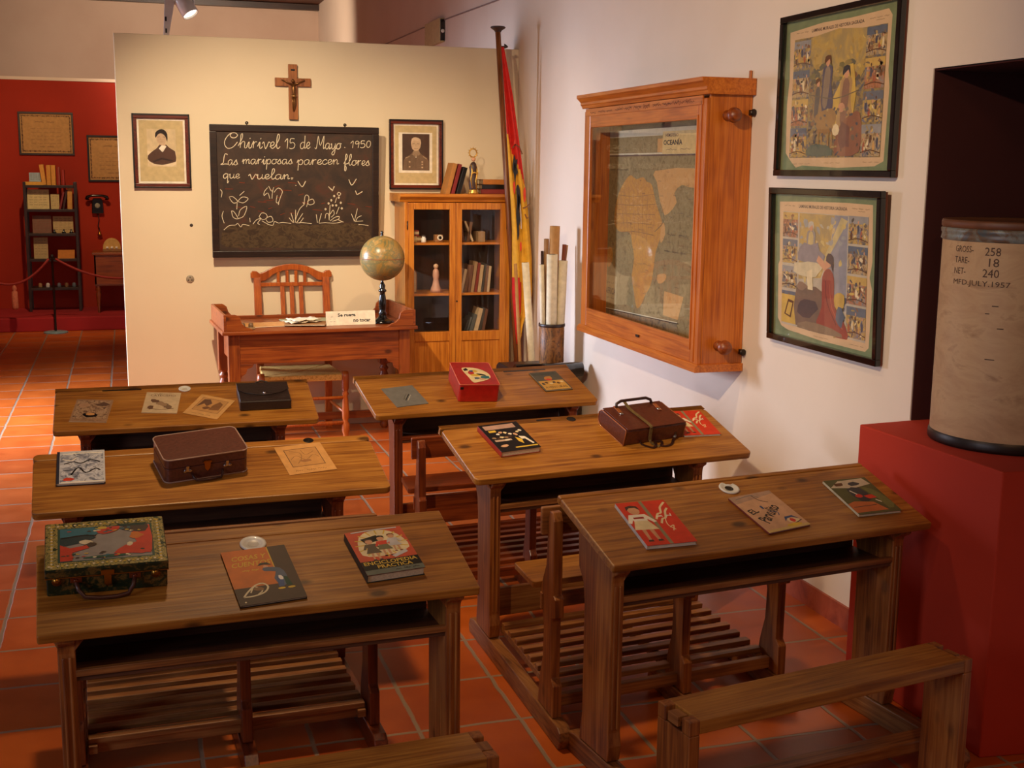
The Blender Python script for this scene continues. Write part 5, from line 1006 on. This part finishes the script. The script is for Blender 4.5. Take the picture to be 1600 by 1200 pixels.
def sheet_item(name, label, x, y, w_, h_, rz, m, hh=0, fold=0, group=None):
    T = thing(name, label, 'papers', M=on_td(x,y,rz,hh), group=group); MB().box(-w_/2,w_/2,-h_/2,h_/2,0,.006).build('cover', m, T, .001); MB().box(-w_/2+.004,w_/2-.004,-h_/2-.003,h_/2-.004,.0012,.0048).build('pages', PAPER, T)
    return T
sheet_item('folder','open tan folder at the left of the papers on the teacher desk',.30,.27,.30,.21,.1,TAN,0,0,'papers spread on the teacher desk')
sheet_item('notebook','dark-edged open notebook in the middle of the papers on the teacher desk',.55,.22,.26,.20,-.25,LBROWN,0.007,0,'papers spread on the teacher desk')
sheet_item('register','pale green register lying at the back of the papers on the teacher desk',.60,.43,.34,.20,.05,C_(150,150,110),0,0,'papers spread on the teacher desk')
T = thing('loose_sheets','crumpled cream sheets on top of the papers on the teacher desk','papers',M=on_td(.52,.25,.3,.0145)); b = MB(); n_ = 8
for sh in range(2):
    k0 = len(b.v)
    for i in range(n_+1):
        for j in range(n_+1): b.v.append(Vector((-.10+.2*i/n_+.03*sh, -.07+.14*j/n_, .003+.012*sh+.010*math.sin(i*.9+j*.7+sh*2)**2)))
    for i in range(n_):
        for j in range(n_): a_ = k0+i*(n_+1)+j; b.f.append([a_,a_+1,a_+n_+2,a_+n_+1]); b.m.append(0); b.smooth.append(True)
b.build('sheets', PAPER, T, solid=.001)
T = thing('inkstand','small ornate inkstand at the left end of the teacher desk','inkstand',M=on_td(.155,.10)); MB().box(-.05,.05,-.025,.025,0,.012).build('tray', C_(150,120,84), T, .003)
for x in (-.025,.025): MB().lathe([(.014,.012),(.016,.018),(.014,.034),(.008,.038),(.0005,.038)],14,Matrix.Translation((x,0,0))).build('pot', C_(110,84,60,.4), T)
T = thing('globe','terrestrial globe on a black turned stand at the right of the teacher desk','globe',M=on_td(1.055,.20))
MB().lathe([(.0005,0),(.075,0),(.078,.010),(.066,.018),(.050,.024),(.034,.032),(.024,.05)],28).build('base', BLACKG, T)
MB().lathe([(.024,.05),(.030,.062),(.020,.078),(.024,.10),(.026,.14),(.020,.18),(.016,.20),(.026,.208),(.026,.218),(.016,.226),(.020,.245),(.012,.262),(.007,.275),(.007,.29)],20).build('stem', BLACKG, T)
m_globe = mottled('globe_print', [S(84,90,66), S(104,104,72), S(160,124,62), S(112,110,76), S(178,140,80), S(78,88,78)], 9, .3)
gl = MB(); gl.sphere((0,0,.425),.147,40,28); gl.build('sphere', m_globe, T)
g2 = MB(); g2.tube([(.1475*math.cos(R(a_)),.1475*math.sin(R(a_)),.425) for a_ in range(0,361,10)],.0012,6); g2.build('equator_line', C_(150,60,40), T)
MB().lathe([(.010,.570),(.006,.585),(.010,.595),(.0005,.605)],14).build('finial', BLACKG, T)
# chair
T = thing('chair','wooden armless chair with rush seat and carved crest behind the teacher desk','chair',(0,.045,0))
cx0, cx1, cyf, cyr, sz = .785, 1.320, 7.90, 8.36, .46
RUSH = mottled('rush_weave', [S(150,108,44), S(206,156,76), S(230,186,104), S(180,130,60)], 60, .75, bump=.6, mapping=(1,4,1))
st = MB()
m_ = ((cx0+cx1)/2,(cyf+cyr)/2)
for q in (((cx0,cyf),(cx1,cyf)),((cx1,cyf),(cx1-.03,cyr)),((cx1-.03,cyr),(cx0+.03,cyr)),((cx0+.03,cyr),(cx0,cyf))):
    (ax, ay), (bx, by) = q; st.add([(ax,ay,sz),(bx,by,sz),(m_[0],m_[1],sz-.012),(ax,ay,sz-.045),(bx,by,sz-.045),(m_[0],m_[1],sz-.03)],[(0,1,2),(3,5,4),(0,3,4,1),(1,4,5,2),(2,5,3,0)])
st.build('rush_seat', RUSH, T, .008, 3)
for x in (cx0-.006,cx1+.006):
    MB().lathe([(.016,0),(.022,.015),(.018,.05),(.026,.075),(.026,.12),(.016,.14),(.022,.16),(.024,.20),(.020,.28),(.016,.31),(.024,.325),(.016,.34),(.024,.36),(.026,.44),(.022,.475),(.0005,.478)],16,Matrix.Translation((x,cyf+.01,0))).build('leg', W_CHAIR, T)
for s_, x in ((-1,cx0+.035),(1,cx1-.035)):
    pr = [(8.37,0),(8.41,0),(8.385,.30),(8.385,.48),(8.44,1.0),(8.45,1.055),(8.42,1.055),(8.41,1.0),(8.345,.48),(8.345,.30)]
    MB().prism(pr, x-.024, x+.024, 'x').build('back_post', W_CHAIR, T, .003)
xm = (cx0+cx1)/2
cr = [(-.275,1.085),(-.262,1.100),(-.235,1.098),(-.215,1.083),(-.185,1.092),(-.150,1.110),(-.105,1.130),(-.05,1.142),(0,1.146)]
cr = cr+[(-p[0],p[1]) for p in cr[:-1][::-1]]
lo = [(.275,1.055),(.24,1.045),(.235,1.025),(.175,1.035),(.12,1.078),(.06,1.100),(0,1.107),(-.06,1.100),(-.12,1.078),(-.175,1.035),(-.235,1.025),(-.24,1.045),(-.275,1.055)]
MB().prism([(xm+p[0],p[1]) for p in cr+lo][::-1], 8.430, 8.454, 'y').build('crest_rail', W_CHAIR, T, .003)
MB().box(cx0+.055,cx1-.055,8.425,8.445,.995,1.020).build('back_rail', W_CHAIR, T, .002); MB().box(cx0+.055,cx1-.055,8.350,8.372,.52,.56).build('lower_back_rail', W_CHAIR, T, .002)
for x in (-.085,-.022,.041): MB().prism([(8.352,.555),(8.366,.555),(8.442,1.0),(8.428,1.0)], xm+x+.006, xm+x+.034, 'x').build('splat', W_CHAIR, T, .002)
for x in (-.10,-.04,.02,.08): MB().box(xm+x,xm+x+.02,8.433,8.450,1.018,1.10).build('crest_spindle', W_CHAIR, T, .002)
for z in (.13,.30): MB().tube([(cx0,cyf+.01,z),(cx1,cyf+.01,z)],.011 if z > .2 else .014,10).build('stretcher', W_CHAIR, T)
for x in (cx0,cx1): MB().tube([(x,cyf+.01,.20),(x+(.03 if x<1 else -.03),8.37,.20)],.011,10).build('side_stretcher', W_CHAIR, T)

# ------------------------------------------------------------------ flag, rolled maps, drum
T = thing('flag','red and yellow flag with a black eagle emblem on a wooden pole in the corner','flag',(0,0,0))
PT, PB = Vector((2.405,8.12,2.70)), Vector((2.600,8.115,0.0))
MB().tube([PB,PB.lerp(PT,.5),PT],[.020,.019,.018],14).build('pole', wood('pole_wood', S(80,40,16), S(120,66,30), S(146,88,44), 2, .4, 0), T)
MB().lathe([(.020,0),(.026,.01),(.045,.022),(.052,.030),(.045,.036),(.0005,.040)],20,Matrix.Translation(PT)).build('pole_cap', W_DARK, T)
MB().tube([PT+Vector((.015,0,-.10)),PT+Vector((.05,0,-.095)),PT+Vector((.058,0,-.085))],[.010,.010,.018],10).build('cord_cleat', W_DARK, T)
FR = plain(196,24,16,.7); FY = plain(214,160,38,.7)
rows, cols = 60, 22; fv = []; ff = []; fm = []
def lerp(a_, b_, t): return a_+(b_-a_)*t
def edge(tab, z):
    for (z1, a_), (z2, b_) in zip(tab, tab[1:]):
        if z1 >= z >= z2: return lerp(a_, b_, (z1-z)/(z1-z2))
    return tab[-1][1]
LEFT = [(2.60,2.412),(2.0,2.455),(1.65,2.485),(1.4,2.505),(.95,2.515),(.60,2.55)]
RIGHT = [(2.60,2.432),(2.28,2.500),(1.95,2.556),(1.73,2.588),(1.5,2.622),(1.2,2.650),(.95,2.655),(.84,2.635),(.75,2.59),(.60,2.565)]
for i in range(rows+1):
    z = 2.60-2.0*i/rows; l_, r_ = edge(LEFT,z), edge(RIGHT,z)
    for j in range(cols+1):
        t = j/cols; fv.append((lerp(l_,r_,t), 8.085-.018+.022*math.sin(t*11+z*2.0)*(1-.3*t)*min(1,(2.65-z)*2), z))
for i in range(rows):
    for j in range(cols):
        a_ = i*(cols+1)+j; ff.append((a_,a_+1,a_+cols+2,a_+cols+1)); z = 2.60-2.0*(i+.5)/rows; t = (j+.5)/cols
        bound = 2.04-.34*t                      # slanting edge between red and yellow
        fm.append(0 if (z > bound or (z < 1.08-.10*t and t < .45)) else 1)
b = MB(); b.add(fv, ff, 0, None, True); b.m = fm; b.build('cloth', [FR, FY], T, solid=.0015)
e_ = art(); ME = Matrix(((1,0,0,0),(0,0,-1,8.04),(0,1,0,0),(0,0,0,1)))
def eg(pts, mi, sm=3): e_.poly([p[:2] for p in smooth(pts,sm,True)], 0, mi, ME)
eg([(2.496,1.86),(2.506,1.90),(2.514,1.86),(2.528,1.87),(2.522,1.82),(2.532,1.78),(2.518,1.76),(2.512,1.70),(2.502,1.77),(2.492,1.80)],0,2)
eg([(2.520,1.67),(2.532,1.70),(2.548,1.66),(2.552,1.58),(2.546,1.52),(2.554,1.46),(2.544,1.42),(2.546,1.36),(2.534,1.32),(2.530,1.40),(2.522,1.50),(2.526,1.58)],0,2); eg([(2.498,1.70),(2.508,1.72),(2.514,1.67),(2.506,1.63)],1); eg([(2.536,1.64),(2.543,1.60),(2.540,1.52),(2.534,1.56)],4,2)
eg([(2.506,1.83),(2.512,1.84),(2.514,1.81),(2.508,1.79)],2); eg([(2.500,1.98),(2.51,2.0),(2.514,1.97),(2.504,1.95)],1); eg([(2.572,1.66),(2.585,1.68),(2.590,1.62),(2.582,1.58),(2.574,1.60)],1); eg([(2.552,1.30),(2.562,1.31),(2.564,1.26),(2.554,1.25)],1)
e_.ribbon([(2.49,1.94),(2.51,1.965),(2.54,1.95),(2.56,1.90)],.008,0,3,ME); e_.ribbon([(2.57,1.54),(2.60,1.55),(2.615,1.57)],.008,0,3,ME); e_.ribbon([(2.585,1.50),(2.60,1.47),(2.612,1.48)],.008,0,3,ME); e_.ribbon([(2.545,1.62),(2.556,1.50),(2.560,1.40)],.005,0,4,ME)
e_.build('eagle_emblem', [BLACK, RED, YEL, C_(110,60,30), GREYW], T)

def roll(label, p0, p1, r_, m, group, hollow=True, mname='rolled_map', cat='rolled map'):
    T = thing(mname, label, cat, (0,0,0), 0, group); a_, b_ = Vector(p0), Vector(p1); n = 14
    MB().tube([a_,a_.lerp(b_,.5),b_],r_,16).build('roll', m, T)
    d_ = (b_-a_).normalized(); q = d_.to_track_quat('Z','Y').to_matrix().to_4x4()
    MB().lathe([(r_*.25,.0008),(r_*.62,.0008)],16,Matrix.Translation(b_) @ q).build('rolled_end', C_(70,50,36), T)
    return T
RW, RT, RB = plain(222,208,176,.7), plain(176,128,72,.7), plain(120,56,30,.5); G_ = 'rolled maps standing in the basket'
T = thing('trunk','black rounded chest in the corner under the basket of rolled maps','chest',(0,0,0)); 
pr = [(6.98,0),(7.42,0),(7.42,.52),(7.40,.575),(7.36,.595),(7.04,.595),(7.0,.575),(6.98,.52)]
MB().prism(pr,2.20,2.60,'x').build('body', BLACK, T, .008); MB().tube([(2.195,6.985,.595),(2.625,6.985,.595)],.045,20).build('lid_roll', BLACKG, T)
T = thing('basket','short brown patterned bin holding rolled maps in the corner','basket',(2.515,7.24,.596))
m_bask = mottled('bin_bark', [S(60,34,14), S(110,66,26), S(150,96,42), S(80,46,20), S(180,124,54)], 28, .5, mapping=(1,1,.35))
MB().lathe([(.0005,0),(.076,0),(.078,.006),(.080,.25),(.077,.252),(.073,.25),(.070,.012),(.0005,.012)],28).build('body', m_bask, T)
MB().lathe([(.081,.235),(.084,.240),(.084,.252),(.080,.255)],28).build('rim', W_DARK, T)
B0 = (2.515,7.24,.612)
def rp(dx, dy, tx, ty, tz): return (B0[0]+dx,B0[1]+dy,B0[2]), (B0[0]+tx,B0[1]+ty,tz)
for (dx,dy,tx,ty,tz,r_,m,l) in ((-.012,-.030,-.020,-.042,1.285,.034,RW,'thick white roll at the front of the basket of maps'),(.038,-.028,.058,-.030,1.245,.027,RW,'white roll at the front right of the basket of maps'),(-.052,-.006,-.078,-.01,1.22,.016,RW,'thin white roll at the left of the basket of maps'),
      (.006,.030,.022,.036,1.455,.032,RT,'tallest tan roll at the back of the basket of maps'),(-.030,.040,-.028,.05,1.375,.016,C_(150,110,70),'brown roll just left of the tallest in the basket of maps'),(.050,.025,.085,.03,1.34,.013,RB,'dark red-brown rod at the right of the basket of maps'),(.030,.052,.110,.06,1.335,.010,RT,'thin tan rod furthest right in the basket of maps'),(-.050,.030,-.055,.05,1.30,.009,W_DARKZ,'thin black rod at the back left of the basket of maps')):
    p0, p1 = rp(dx,dy,tx,ty,tz); roll(l,p0,p1,r_,m,G_)
roll('thick white roll leaning in the corner between bookcase and chest',(2.555,7.62,.012),(2.470,7.66,1.20),.024,RW,'rolled maps leaning beside the bookcase')
roll('thin tan rod leaning right beside the bookcase',(2.475,7.66,.008),(2.415,7.70,1.19),.011,RT,'rolled maps leaning beside the bookcase')

T = thing('fibre_drum','tall cardboard drum with metal bands and stencilled weights on the red sill','drum',(2.785,3.36,.9215))
m_drum = mottled('kraft_board', [S(176,140,100), S(190,152,112), S(200,164,122), S(168,130,92)], 5, .6, mapping=(1,1,2.2))
DR, DH = .243, .735
MB().lathe([(.0005,.001),(DR-.004,.001),(DR-.004,.003),(DR,.03),(DR,DH-.06),(DR-.003,DH-.055)],56).build('body', m_drum, T)
MB().lathe([(DR-.002,0),(DR+.004,.002),(DR+.006,.010),(DR+.004,.030),(DR+.001,.036)],56).build('bottom_band', IRON, T)
m_band = mottled('worn_steel', [S(96,104,104), S(130,136,130), S(110,84,60), S(84,92,96)], 16, .35)
MB().lathe([(DR+.001,DH-.066),(DR+.006,DH-.062),(DR+.004,DH-.050),(DR+.003,DH-.045),(DR+.006,DH-.040),(DR+.007,DH-.030),(DR+.003,DH-.026)],56).build('top_band', m_band, T)
MB().lathe([(DR+.002,DH-.026),(DR+.006,DH-.022),(DR+.006,DH-.006),(DR+.002,DH),(DR-.012,DH-.004),(.0005,DH-.006)],56).build('lid', C_(110,66,40,.5), T)
INKD = C_(92,70,56,.8)
ang0 = math.atan2(.05-3.36*1.0, 0-2.785*1.0)
def drumtext(body, a0, wd, z, h_, sh=0):
    tb = art(); text_into(tb, body, 0, 0, wd, h_, 0, 0, 0, sh)
    vs = []
    for p in tb.v: a_ = a0+p.x/DR; vs.append(((DR+.0008)*math.cos(a_),(DR+.0008)*math.sin(a_),z+p.y))
    q_ = art(); q_.add(vs, tb.f, 0); q_.build('stencil_word', INKD, T)
A0 = R(178.5)
drumtext('GROSS-',A0,.075,.635,.020); drumtext('258',A0+.115/DR,.050,.628,.026); drumtext('TARE-',A0,.062,.600,.020); drumtext('18',A0+.130/DR,.032,.594,.026); drumtext('NET-',A0,.050,.565,.020); drumtext('240',A0+.112/DR,.052,.560,.026); drumtext('MFD.JULY.1957',A0,.200,.526,.022)
drumtext('-',A0+.15/DR,.02,.47,.003); drumtext('-',A0+.13/DR,.014,.445,.003); drumtext('-',A0+.17/DR,.02,.40,.003); drumtext('-',A0+.14/DR,.03,.30,.003)

# ------------------------------------------------------------------ things high on the walls behind the partition
T = thing('wall_speaker','small beige box fixed high on the wall behind the partition','wall box',(XW-.001,10.95,2.88))
MB().box(-.045,0,-.28,.28,0,.20).build('housing', C_(196,178,130,.5), T, .004); MB().box(-.042,-.004,-.30,-.28,.01,.19).build('dark_front', BLACKG, T, .002); MB().lathe([(.016,0),(.016,.004),(.0005,.004)],12,Matrix.Translation((-.022,-.30,.09)) @ Matrix.Rotation(R(90),4,'X')).build('lens', WHITE, T)
tag(MB().tube([(XW-.006,13.5,3.09),(XW-.006,11.2,3.075),(XW-.006,9.0,3.03),(XW-.006,6.5,3.01)],.006,8).build('wall_cable', C_(150,130,124), None), 'thin grey cable running along the upper right wall above the partition', 'cable')
def track_spot(label, x, y, z, tgt, lit):
    T = thing('track_spotlight', label, 'spotlight', (x,y,z), 0, 'ceiling spotlights behind the partition')
    MB().box(-.018,.018,-.04,.04,4.05-z-.06,4.05-z).build('track_adapter', WHITE, T, .002); MB().tube([(0,0,4.05-z-.03),(0,0,.16)],.008,8).build('stem', WHITE, T)
    d_ = (Vector(tgt)-Vector((x,y,z))).normalized(); q = d_.to_track_quat('Z','Y').to_matrix().to_4x4()
    MB().lathe([(.0005,-.10),(.045,-.10),(.055,-.085),(.060,.09),(.054,.09),(.050,.05),(.0005,.045)],28,q).build('head', WHITE, T)
    m, nt_, bs_ = new_mat('lamp_glow'); bs_.inputs['Emission Color'].default_value = (1,.86,.66,1); bs_.inputs['Emission Strength'].default_value = lit
    MB().lathe([(.050,.075),(.0005,.078)],24,q).build('bulb_lens', m, T)
    MB().tube([(0,0,.16),(.065,0,.12),(.065,0,0)],.006,8).tube([(0,0,.16),(-.065,0,.12),(-.065,0,0)],.006,8).build('yoke', WHITE, T)
track_spot('white cylindrical spotlight aimed down right, hanging above the partition top', .44, 9.3, 2.925, (1.0,8.9,1.9), 9)
T = thing('track_spotlight','narrow white spotlight arm hanging just left of the lit one above the partition','spotlight',(.315,9.3,2.70),0,'ceiling spotlights behind the partition')
MB().prism([(-.03,-.06),(.0,-.06),(.055,.22),(.07,.30),(.015,.33),(-.01,.24)],-.02,.02,'y').build('head', WHITE, T, .004); MB().tube([(.03,0,.30),(.06,0,.8),(.06,0,1.35)],.012,8).build('stem', WHITE, T)
for z in (.02,.10): MB().box(-.012,.0,-.022,-.019,z,z+.03).build('vent_slot', BLACK, T)

# ------------------------------------------------------------------ alcove with shelf, telephone, side table, rope
WALLA = lambda x, z, off: Matrix(((1,0,0,x),(0,0,-1,15.2-off),(0,1,0,z),(0,0,0,1)))
def diploma(label, x0, x1, z0, z1, fm_):
    w_, h_ = x1-x0, z1-z0; T = thing('framed_diploma', label, 'diploma', M=WALLA((x0+x1)/2,(z0+z1)/2,.002), group='framed diplomas on the red alcove wall'); f = .022
    b = MB(); b.box(-w_/2,w_/2,h_/2-f,h_/2,0,.02).box(-w_/2,w_/2,-h_/2,-h_/2+f,0,.02).box(-w_/2,-w_/2+f,-h_/2+f,h_/2-f,0,.02).box(w_/2-f,w_/2,-h_/2+f,h_/2-f,0,.02).build('frame', fm_, T, .002)
    s = Sheet(w_-f,h_-f,.006); PB_ = C_(186,140,84,.8); s.rect(0,0,1,1,PB_)
    for i in range(30):
        q = i/30
        for x, y in ((.04+.92*q,.07),(.04+.92*q,.93),(.05,.06+.88*q),(.95,.06+.88*q)): s.blob(x,y,.014,.022,SEPIA if (i%3) else C_(140,96,56),6,.4)
    s.scribble(.28,.72,.78,.02,.006,C_(130,88,50),2)
    for k in range(5): s.scribble(.2,.8,.62-.09*k,.012,.004,C_(150,106,64),5)
    s.scribble(.35,.65,.18,.02,.005,C_(130,88,50),2); s.build('certificate', T); return T
diploma('dark-framed diploma above the metal shelf in the red alcove',-1.148,-.557,1.898,2.379,W_DARK)
diploma('dark-framed diploma above the telephone, partly hidden by the partition',-.421,.17,1.602,2.131,BLACK)
T = thing('metal_shelf','tall dark metal shelf unit against the red alcove wall','shelf unit',(0,0,0))
SX0, SX1, SY0, SY1 = -1.105, -.545, 14.78, 15.06
for x in (SX0,SX1-.03):
    for y in (SY0,SY1-.03): MB().box(x,x+.03,y,y+.03,.1505,1.60).build('leg', W_DARKZ, T, .002)
SZ = (1.565,1.30,1.03,.745,.42)
for z in SZ: MB().box(SX0+.03,SX1-.03,SY0,SY1,z-.03,z).build('shelf', W_DARK, T, .002)
def slab(name, label, cat, x0, x1, z0, h_, m, lean=12, y=14.86, group=None, marks=True):
    T = thing(name, label, cat, M=Matrix.Translation(((x0+x1)/2,y,z0+.001)) @ Matrix.Rotation(R(-lean),4,'X'), group=group); w_ = x1-x0
    MB().box(-w_/2,w_/2,0,.004,0,h_).build('board', m, T)
    if marks:
        s = Sheet(w_,h_,0,Matrix(((1,0,0,0),(0,0,-1,-.0004),(0,1,0,h_/2),(0,0,0,1))))
        for k in range(6): s.scribble(.08,.92,.86-.13*k,.02,.003,C_(120,100,74),4)
        s.build('writing', T)
    return T
GA = 'papers and books on the alcove shelf'
slab('document','wide cream document on the second shelf of the alcove unit','document',-1.07,-.84,1.30,.22,C_(206,184,130,.8),12,14.84,GA)
slab('document','small cream card beside the wide document, second alcove shelf','document',-.825,-.735,1.30,.17,C_(196,170,116,.8),12,14.84,GA)
slab('document','brownish framed document on the third shelf of the alcove unit','document',-1.03,-.83,1.03,.20,C_(126,84,66,.8),12,14.84,GA)
slab('document','wide tan paper on the third shelf, right side of the alcove unit','document',-.815,-.60,1.03,.19,C_(190,160,110,.8),12,14.88,GA)
slab('document','tall pale paper on the fourth shelf of the alcove unit','document',-1.03,-.88,.745,.24,C_(176,150,104,.8),12,14.84,GA)
slab('document','flat orange folder leaning on the fourth shelf, right side of the alcove unit','document',-.78,-.60,.745,.14,C_(196,120,50,.8),50,14.84,GA,False)
for i, (x, th, h_, m, ln, l) in enumerate(((-.742,.022,.20,C_(130,36,36),14,'dark red book leaning on the second alcove shelf'),(-.705,.022,.22,C_(60,24,20),12,'black-red book leaning on the second alcove shelf'),(-.650,.050,.24,C_(200,140,60),2,'thick yellow book upright on the second alcove shelf'))):
    book('book',l,'book',x,14.83,1.301,th,.15,h_,m,R(ln),0,'upright books on the second alcove shelf')
for i, (x, th, h_, m, l) in enumerate(((-.905,.045,.225,C_(214,150,60),'yellow book, left of three on top of the alcove shelf unit'),(-.855,.045,.22,C_(206,140,50),'yellow book, middle of three on top of the alcove shelf unit'),(-.805,.045,.22,C_(210,146,56),'yellow book, right of three on top of the alcove shelf unit'),(-.735,.022,.20,C_(150,60,44),'thin red-brown book with white marks on top of the alcove shelf unit'),(-.690,.022,.17,C_(160,40,30),'thin red book furthest right on top of the alcove shelf unit'))):
    book('book',l,'book',x,14.84,1.566,th,.15,h_,m,0 if i else R(-6),0,'upright books on top of the alcove shelf unit')
book('book','large yellow book lying flat on top of the alcove shelf unit','book',-1.09,14.82,1.566,.035,.19,.16,C_(220,160,60),0,0,None,True)
slab('photo_card','blue and white photo card on the flat yellow book, alcove shelf top','card',-1.04,-.91,1.602,.10,C_(150,170,180,.6),10,14.88,None,True)
for i, (x, l) in enumerate(((-.80,'small dark instrument at the left of the third alcove shelf front'),(-.70,'small dark instrument in the middle of the third alcove shelf front'),(-.62,'small dark instrument at the right of the third alcove shelf front'))):
    tag(MB().lathe([(.0005,0),(.022,0),(.024,.01),(.010,.022),(.012,.04),(.0005,.045)],12,Matrix.Translation((x,14.81,1.031))).build('desk_bell', BLACKG, None), l, 'instrument', 'small things on the third alcove shelf')
for i, x in enumerate((-.98,-.90,-.78,-.70,-.62)):
    tag(MB().lathe([(.0005,0),(.020,0),(.022,.006),(.020,.04),(.010,.05),(.0005,.052)],12,Matrix.Translation((x,14.83,.421))).build('small_jar', [C_(150,110,70),GREYW,C_(90,90,100),C_(120,80,50),GREYB][i], None), ['tan','white','slate grey','brown','blue-grey'][i]+' small jar on the bottom shelf of the alcove unit', 'jar', 'jars on the bottom alcove shelf')
T = thing('wall_telephone','black wall telephone on the red alcove wall','telephone',M=WALLA(-.335,1.33,.002))
MB().prism([(-.065,-.09),(.065,-.09),(.060,.05),(.045,.085),(-.045,.085),(-.060,.05)],0,.06,'z').build('body', BLACKG, T, .008)
MB().tube([(-.11,.075,.075),(-.105,.10,.085),(-.06,.115,.09),(.06,.115,.09),(.105,.10,.085),(.11,.075,.075)],[.026,.020,.014,.014,.020,.026],12).build('handset', BLACKG, T)
MB().lathe([(.030,.060),(.030,.066),(.012,.068),(.0005,.068)],20).build('dial', C_(150,140,120,.4), T); MB().tube([(0,-.09,.02),(.01,-.16,.02),(-.005,-.24,.02),(.005,-.28,.02)],.005,8).build('cord', BLACKG, T)
T = thing('hanging_bell','small brass bell hanging under the telephone on the red wall','bell',M=WALLA(-.325,.985,.002)); MB().lathe([(.006,.05),(.014,.045),(.018,.02),(.028,0),(.026,0),(.010,.03)],16,Matrix.Translation((0,0,.03)) @ Matrix.Rotation(R(-90),4,'X')).build('bell', BRASS, T); MB().tube([(0,.05,.03),(0,.09,.004)],.003,6).build('hook', IRON, T)
T = thing('side_table','small wooden table with turned legs in the alcove, cut by the partition edge','table',(0,0,0)); AX0, AX1, AY0, AY1 = -.385, .30, 14.52, 14.95
MB().box(AX0-.02,AX1+.02,AY0-.02,AY1+.02,.80,.828).build('tabletop', W_DESK, T, .004); MB().box(AX0,AX1,AY0,AY0+.02,.46,.80).build('front_panel', W_DESK, T, .002); MB().box(AX0,AX0+.02,AY0,AY1,.46,.80).build('side_panel', W_DESK, T, .002); MB().box(AX0-.005,AX1,AY0-.006,AY0,.455,.475).build('rail', W_REDB, T, .001)
for x in (AX0+.03,AX1-.03):
    for y in (AY0+.03,AY1-.03): MB().lathe([(.012,.1505),(.016,.17),(.012,.19),(.024,.34),(.026,.37),(.014,.385),(.030,.405),(.026,.43),(.028,.46)],14,Matrix.Translation((x,y,0))).build('leg', W_DESKL, T)
T = thing('sewing_box','pale rounded sewing case standing on the alcove side table','case',(-.19,14.72,.829)); MB().box(-.10,.10,-.06,.06,0,.03).build('base', LBROWN, T, .004); MB().prism([(-.095,.03)]+[(.095*math.cos(R(a_)),.05+.10*math.sin(R(a_))) for a_ in range(180,-1,-15)]+[(.095,.03)],-.055,.055,'y').build('dome', C_(206,160,84,.5), T, .003)
for x in (-.05,0,.05): MB().sphere((x,-.058,.045),.015,10,8).build('stud', OFFW, T)
# rope barrier
T = thing('stanchion','black metal rope post on a blue-grey disc before the alcove step','post',(-.797,14.05,0))
MB().lathe([(.0005,0),(.125,0),(.125,.012),(.10,.018),(.015,.022),(.0005,.022)],32).build('base', C_(120,150,160,.4), T); MB().lathe([(.012,.02),(.012,.80),(.018,.805),(.020,.83),(.012,.845),(.0005,.848)],14).build('pole', IRON, T)
MB().tube([(-.03,0,.80),(0,0,.80),(.03,0,.80)],.012,8).build('rope_hooks', IRON, T)
ROPE = mottled('rope_twist', [S(120,24,20), S(160,44,34), S(90,16,14)], 60, .7, mapping=(1,1,3))
def catenary(a_, b_, sag, n=20):
    A_, B_ = Vector(a_), Vector(b_); return [A_.lerp(B_,i/n)-Vector((0,0,sag*4*(i/n)*(1-i/n))) for i in range(n+1)]
T2 = thing('barrier_rope','red barrier rope with a tassel hanging left of the post','rope',(0,0,0)); MB().tube(catenary((-.83,14.05,.80),(-1.65,14.05,.80),.27),.013,10).build('rope', ROPE, T2)
T2b = MB(); T2b.lathe([(.006,0),(.020,-.02),(.024,-.045),(.014,-.06),(.030,-.075),(.034,-.24),(.028,-.26),(.0005,-.262)][::-1],18,Matrix.Translation((-1.19,14.05,.525))); T2b.build('tassel', plain(196,110,80,.7,0,0,.2,80), T2)
T2 = thing('barrier_rope','red barrier rope running right from the post behind the partition','rope',(0,0,0)); MB().tube(catenary((-.765,14.05,.80),(.55,14.05,.80),.22),.013,10).build('rope', ROPE, T2)
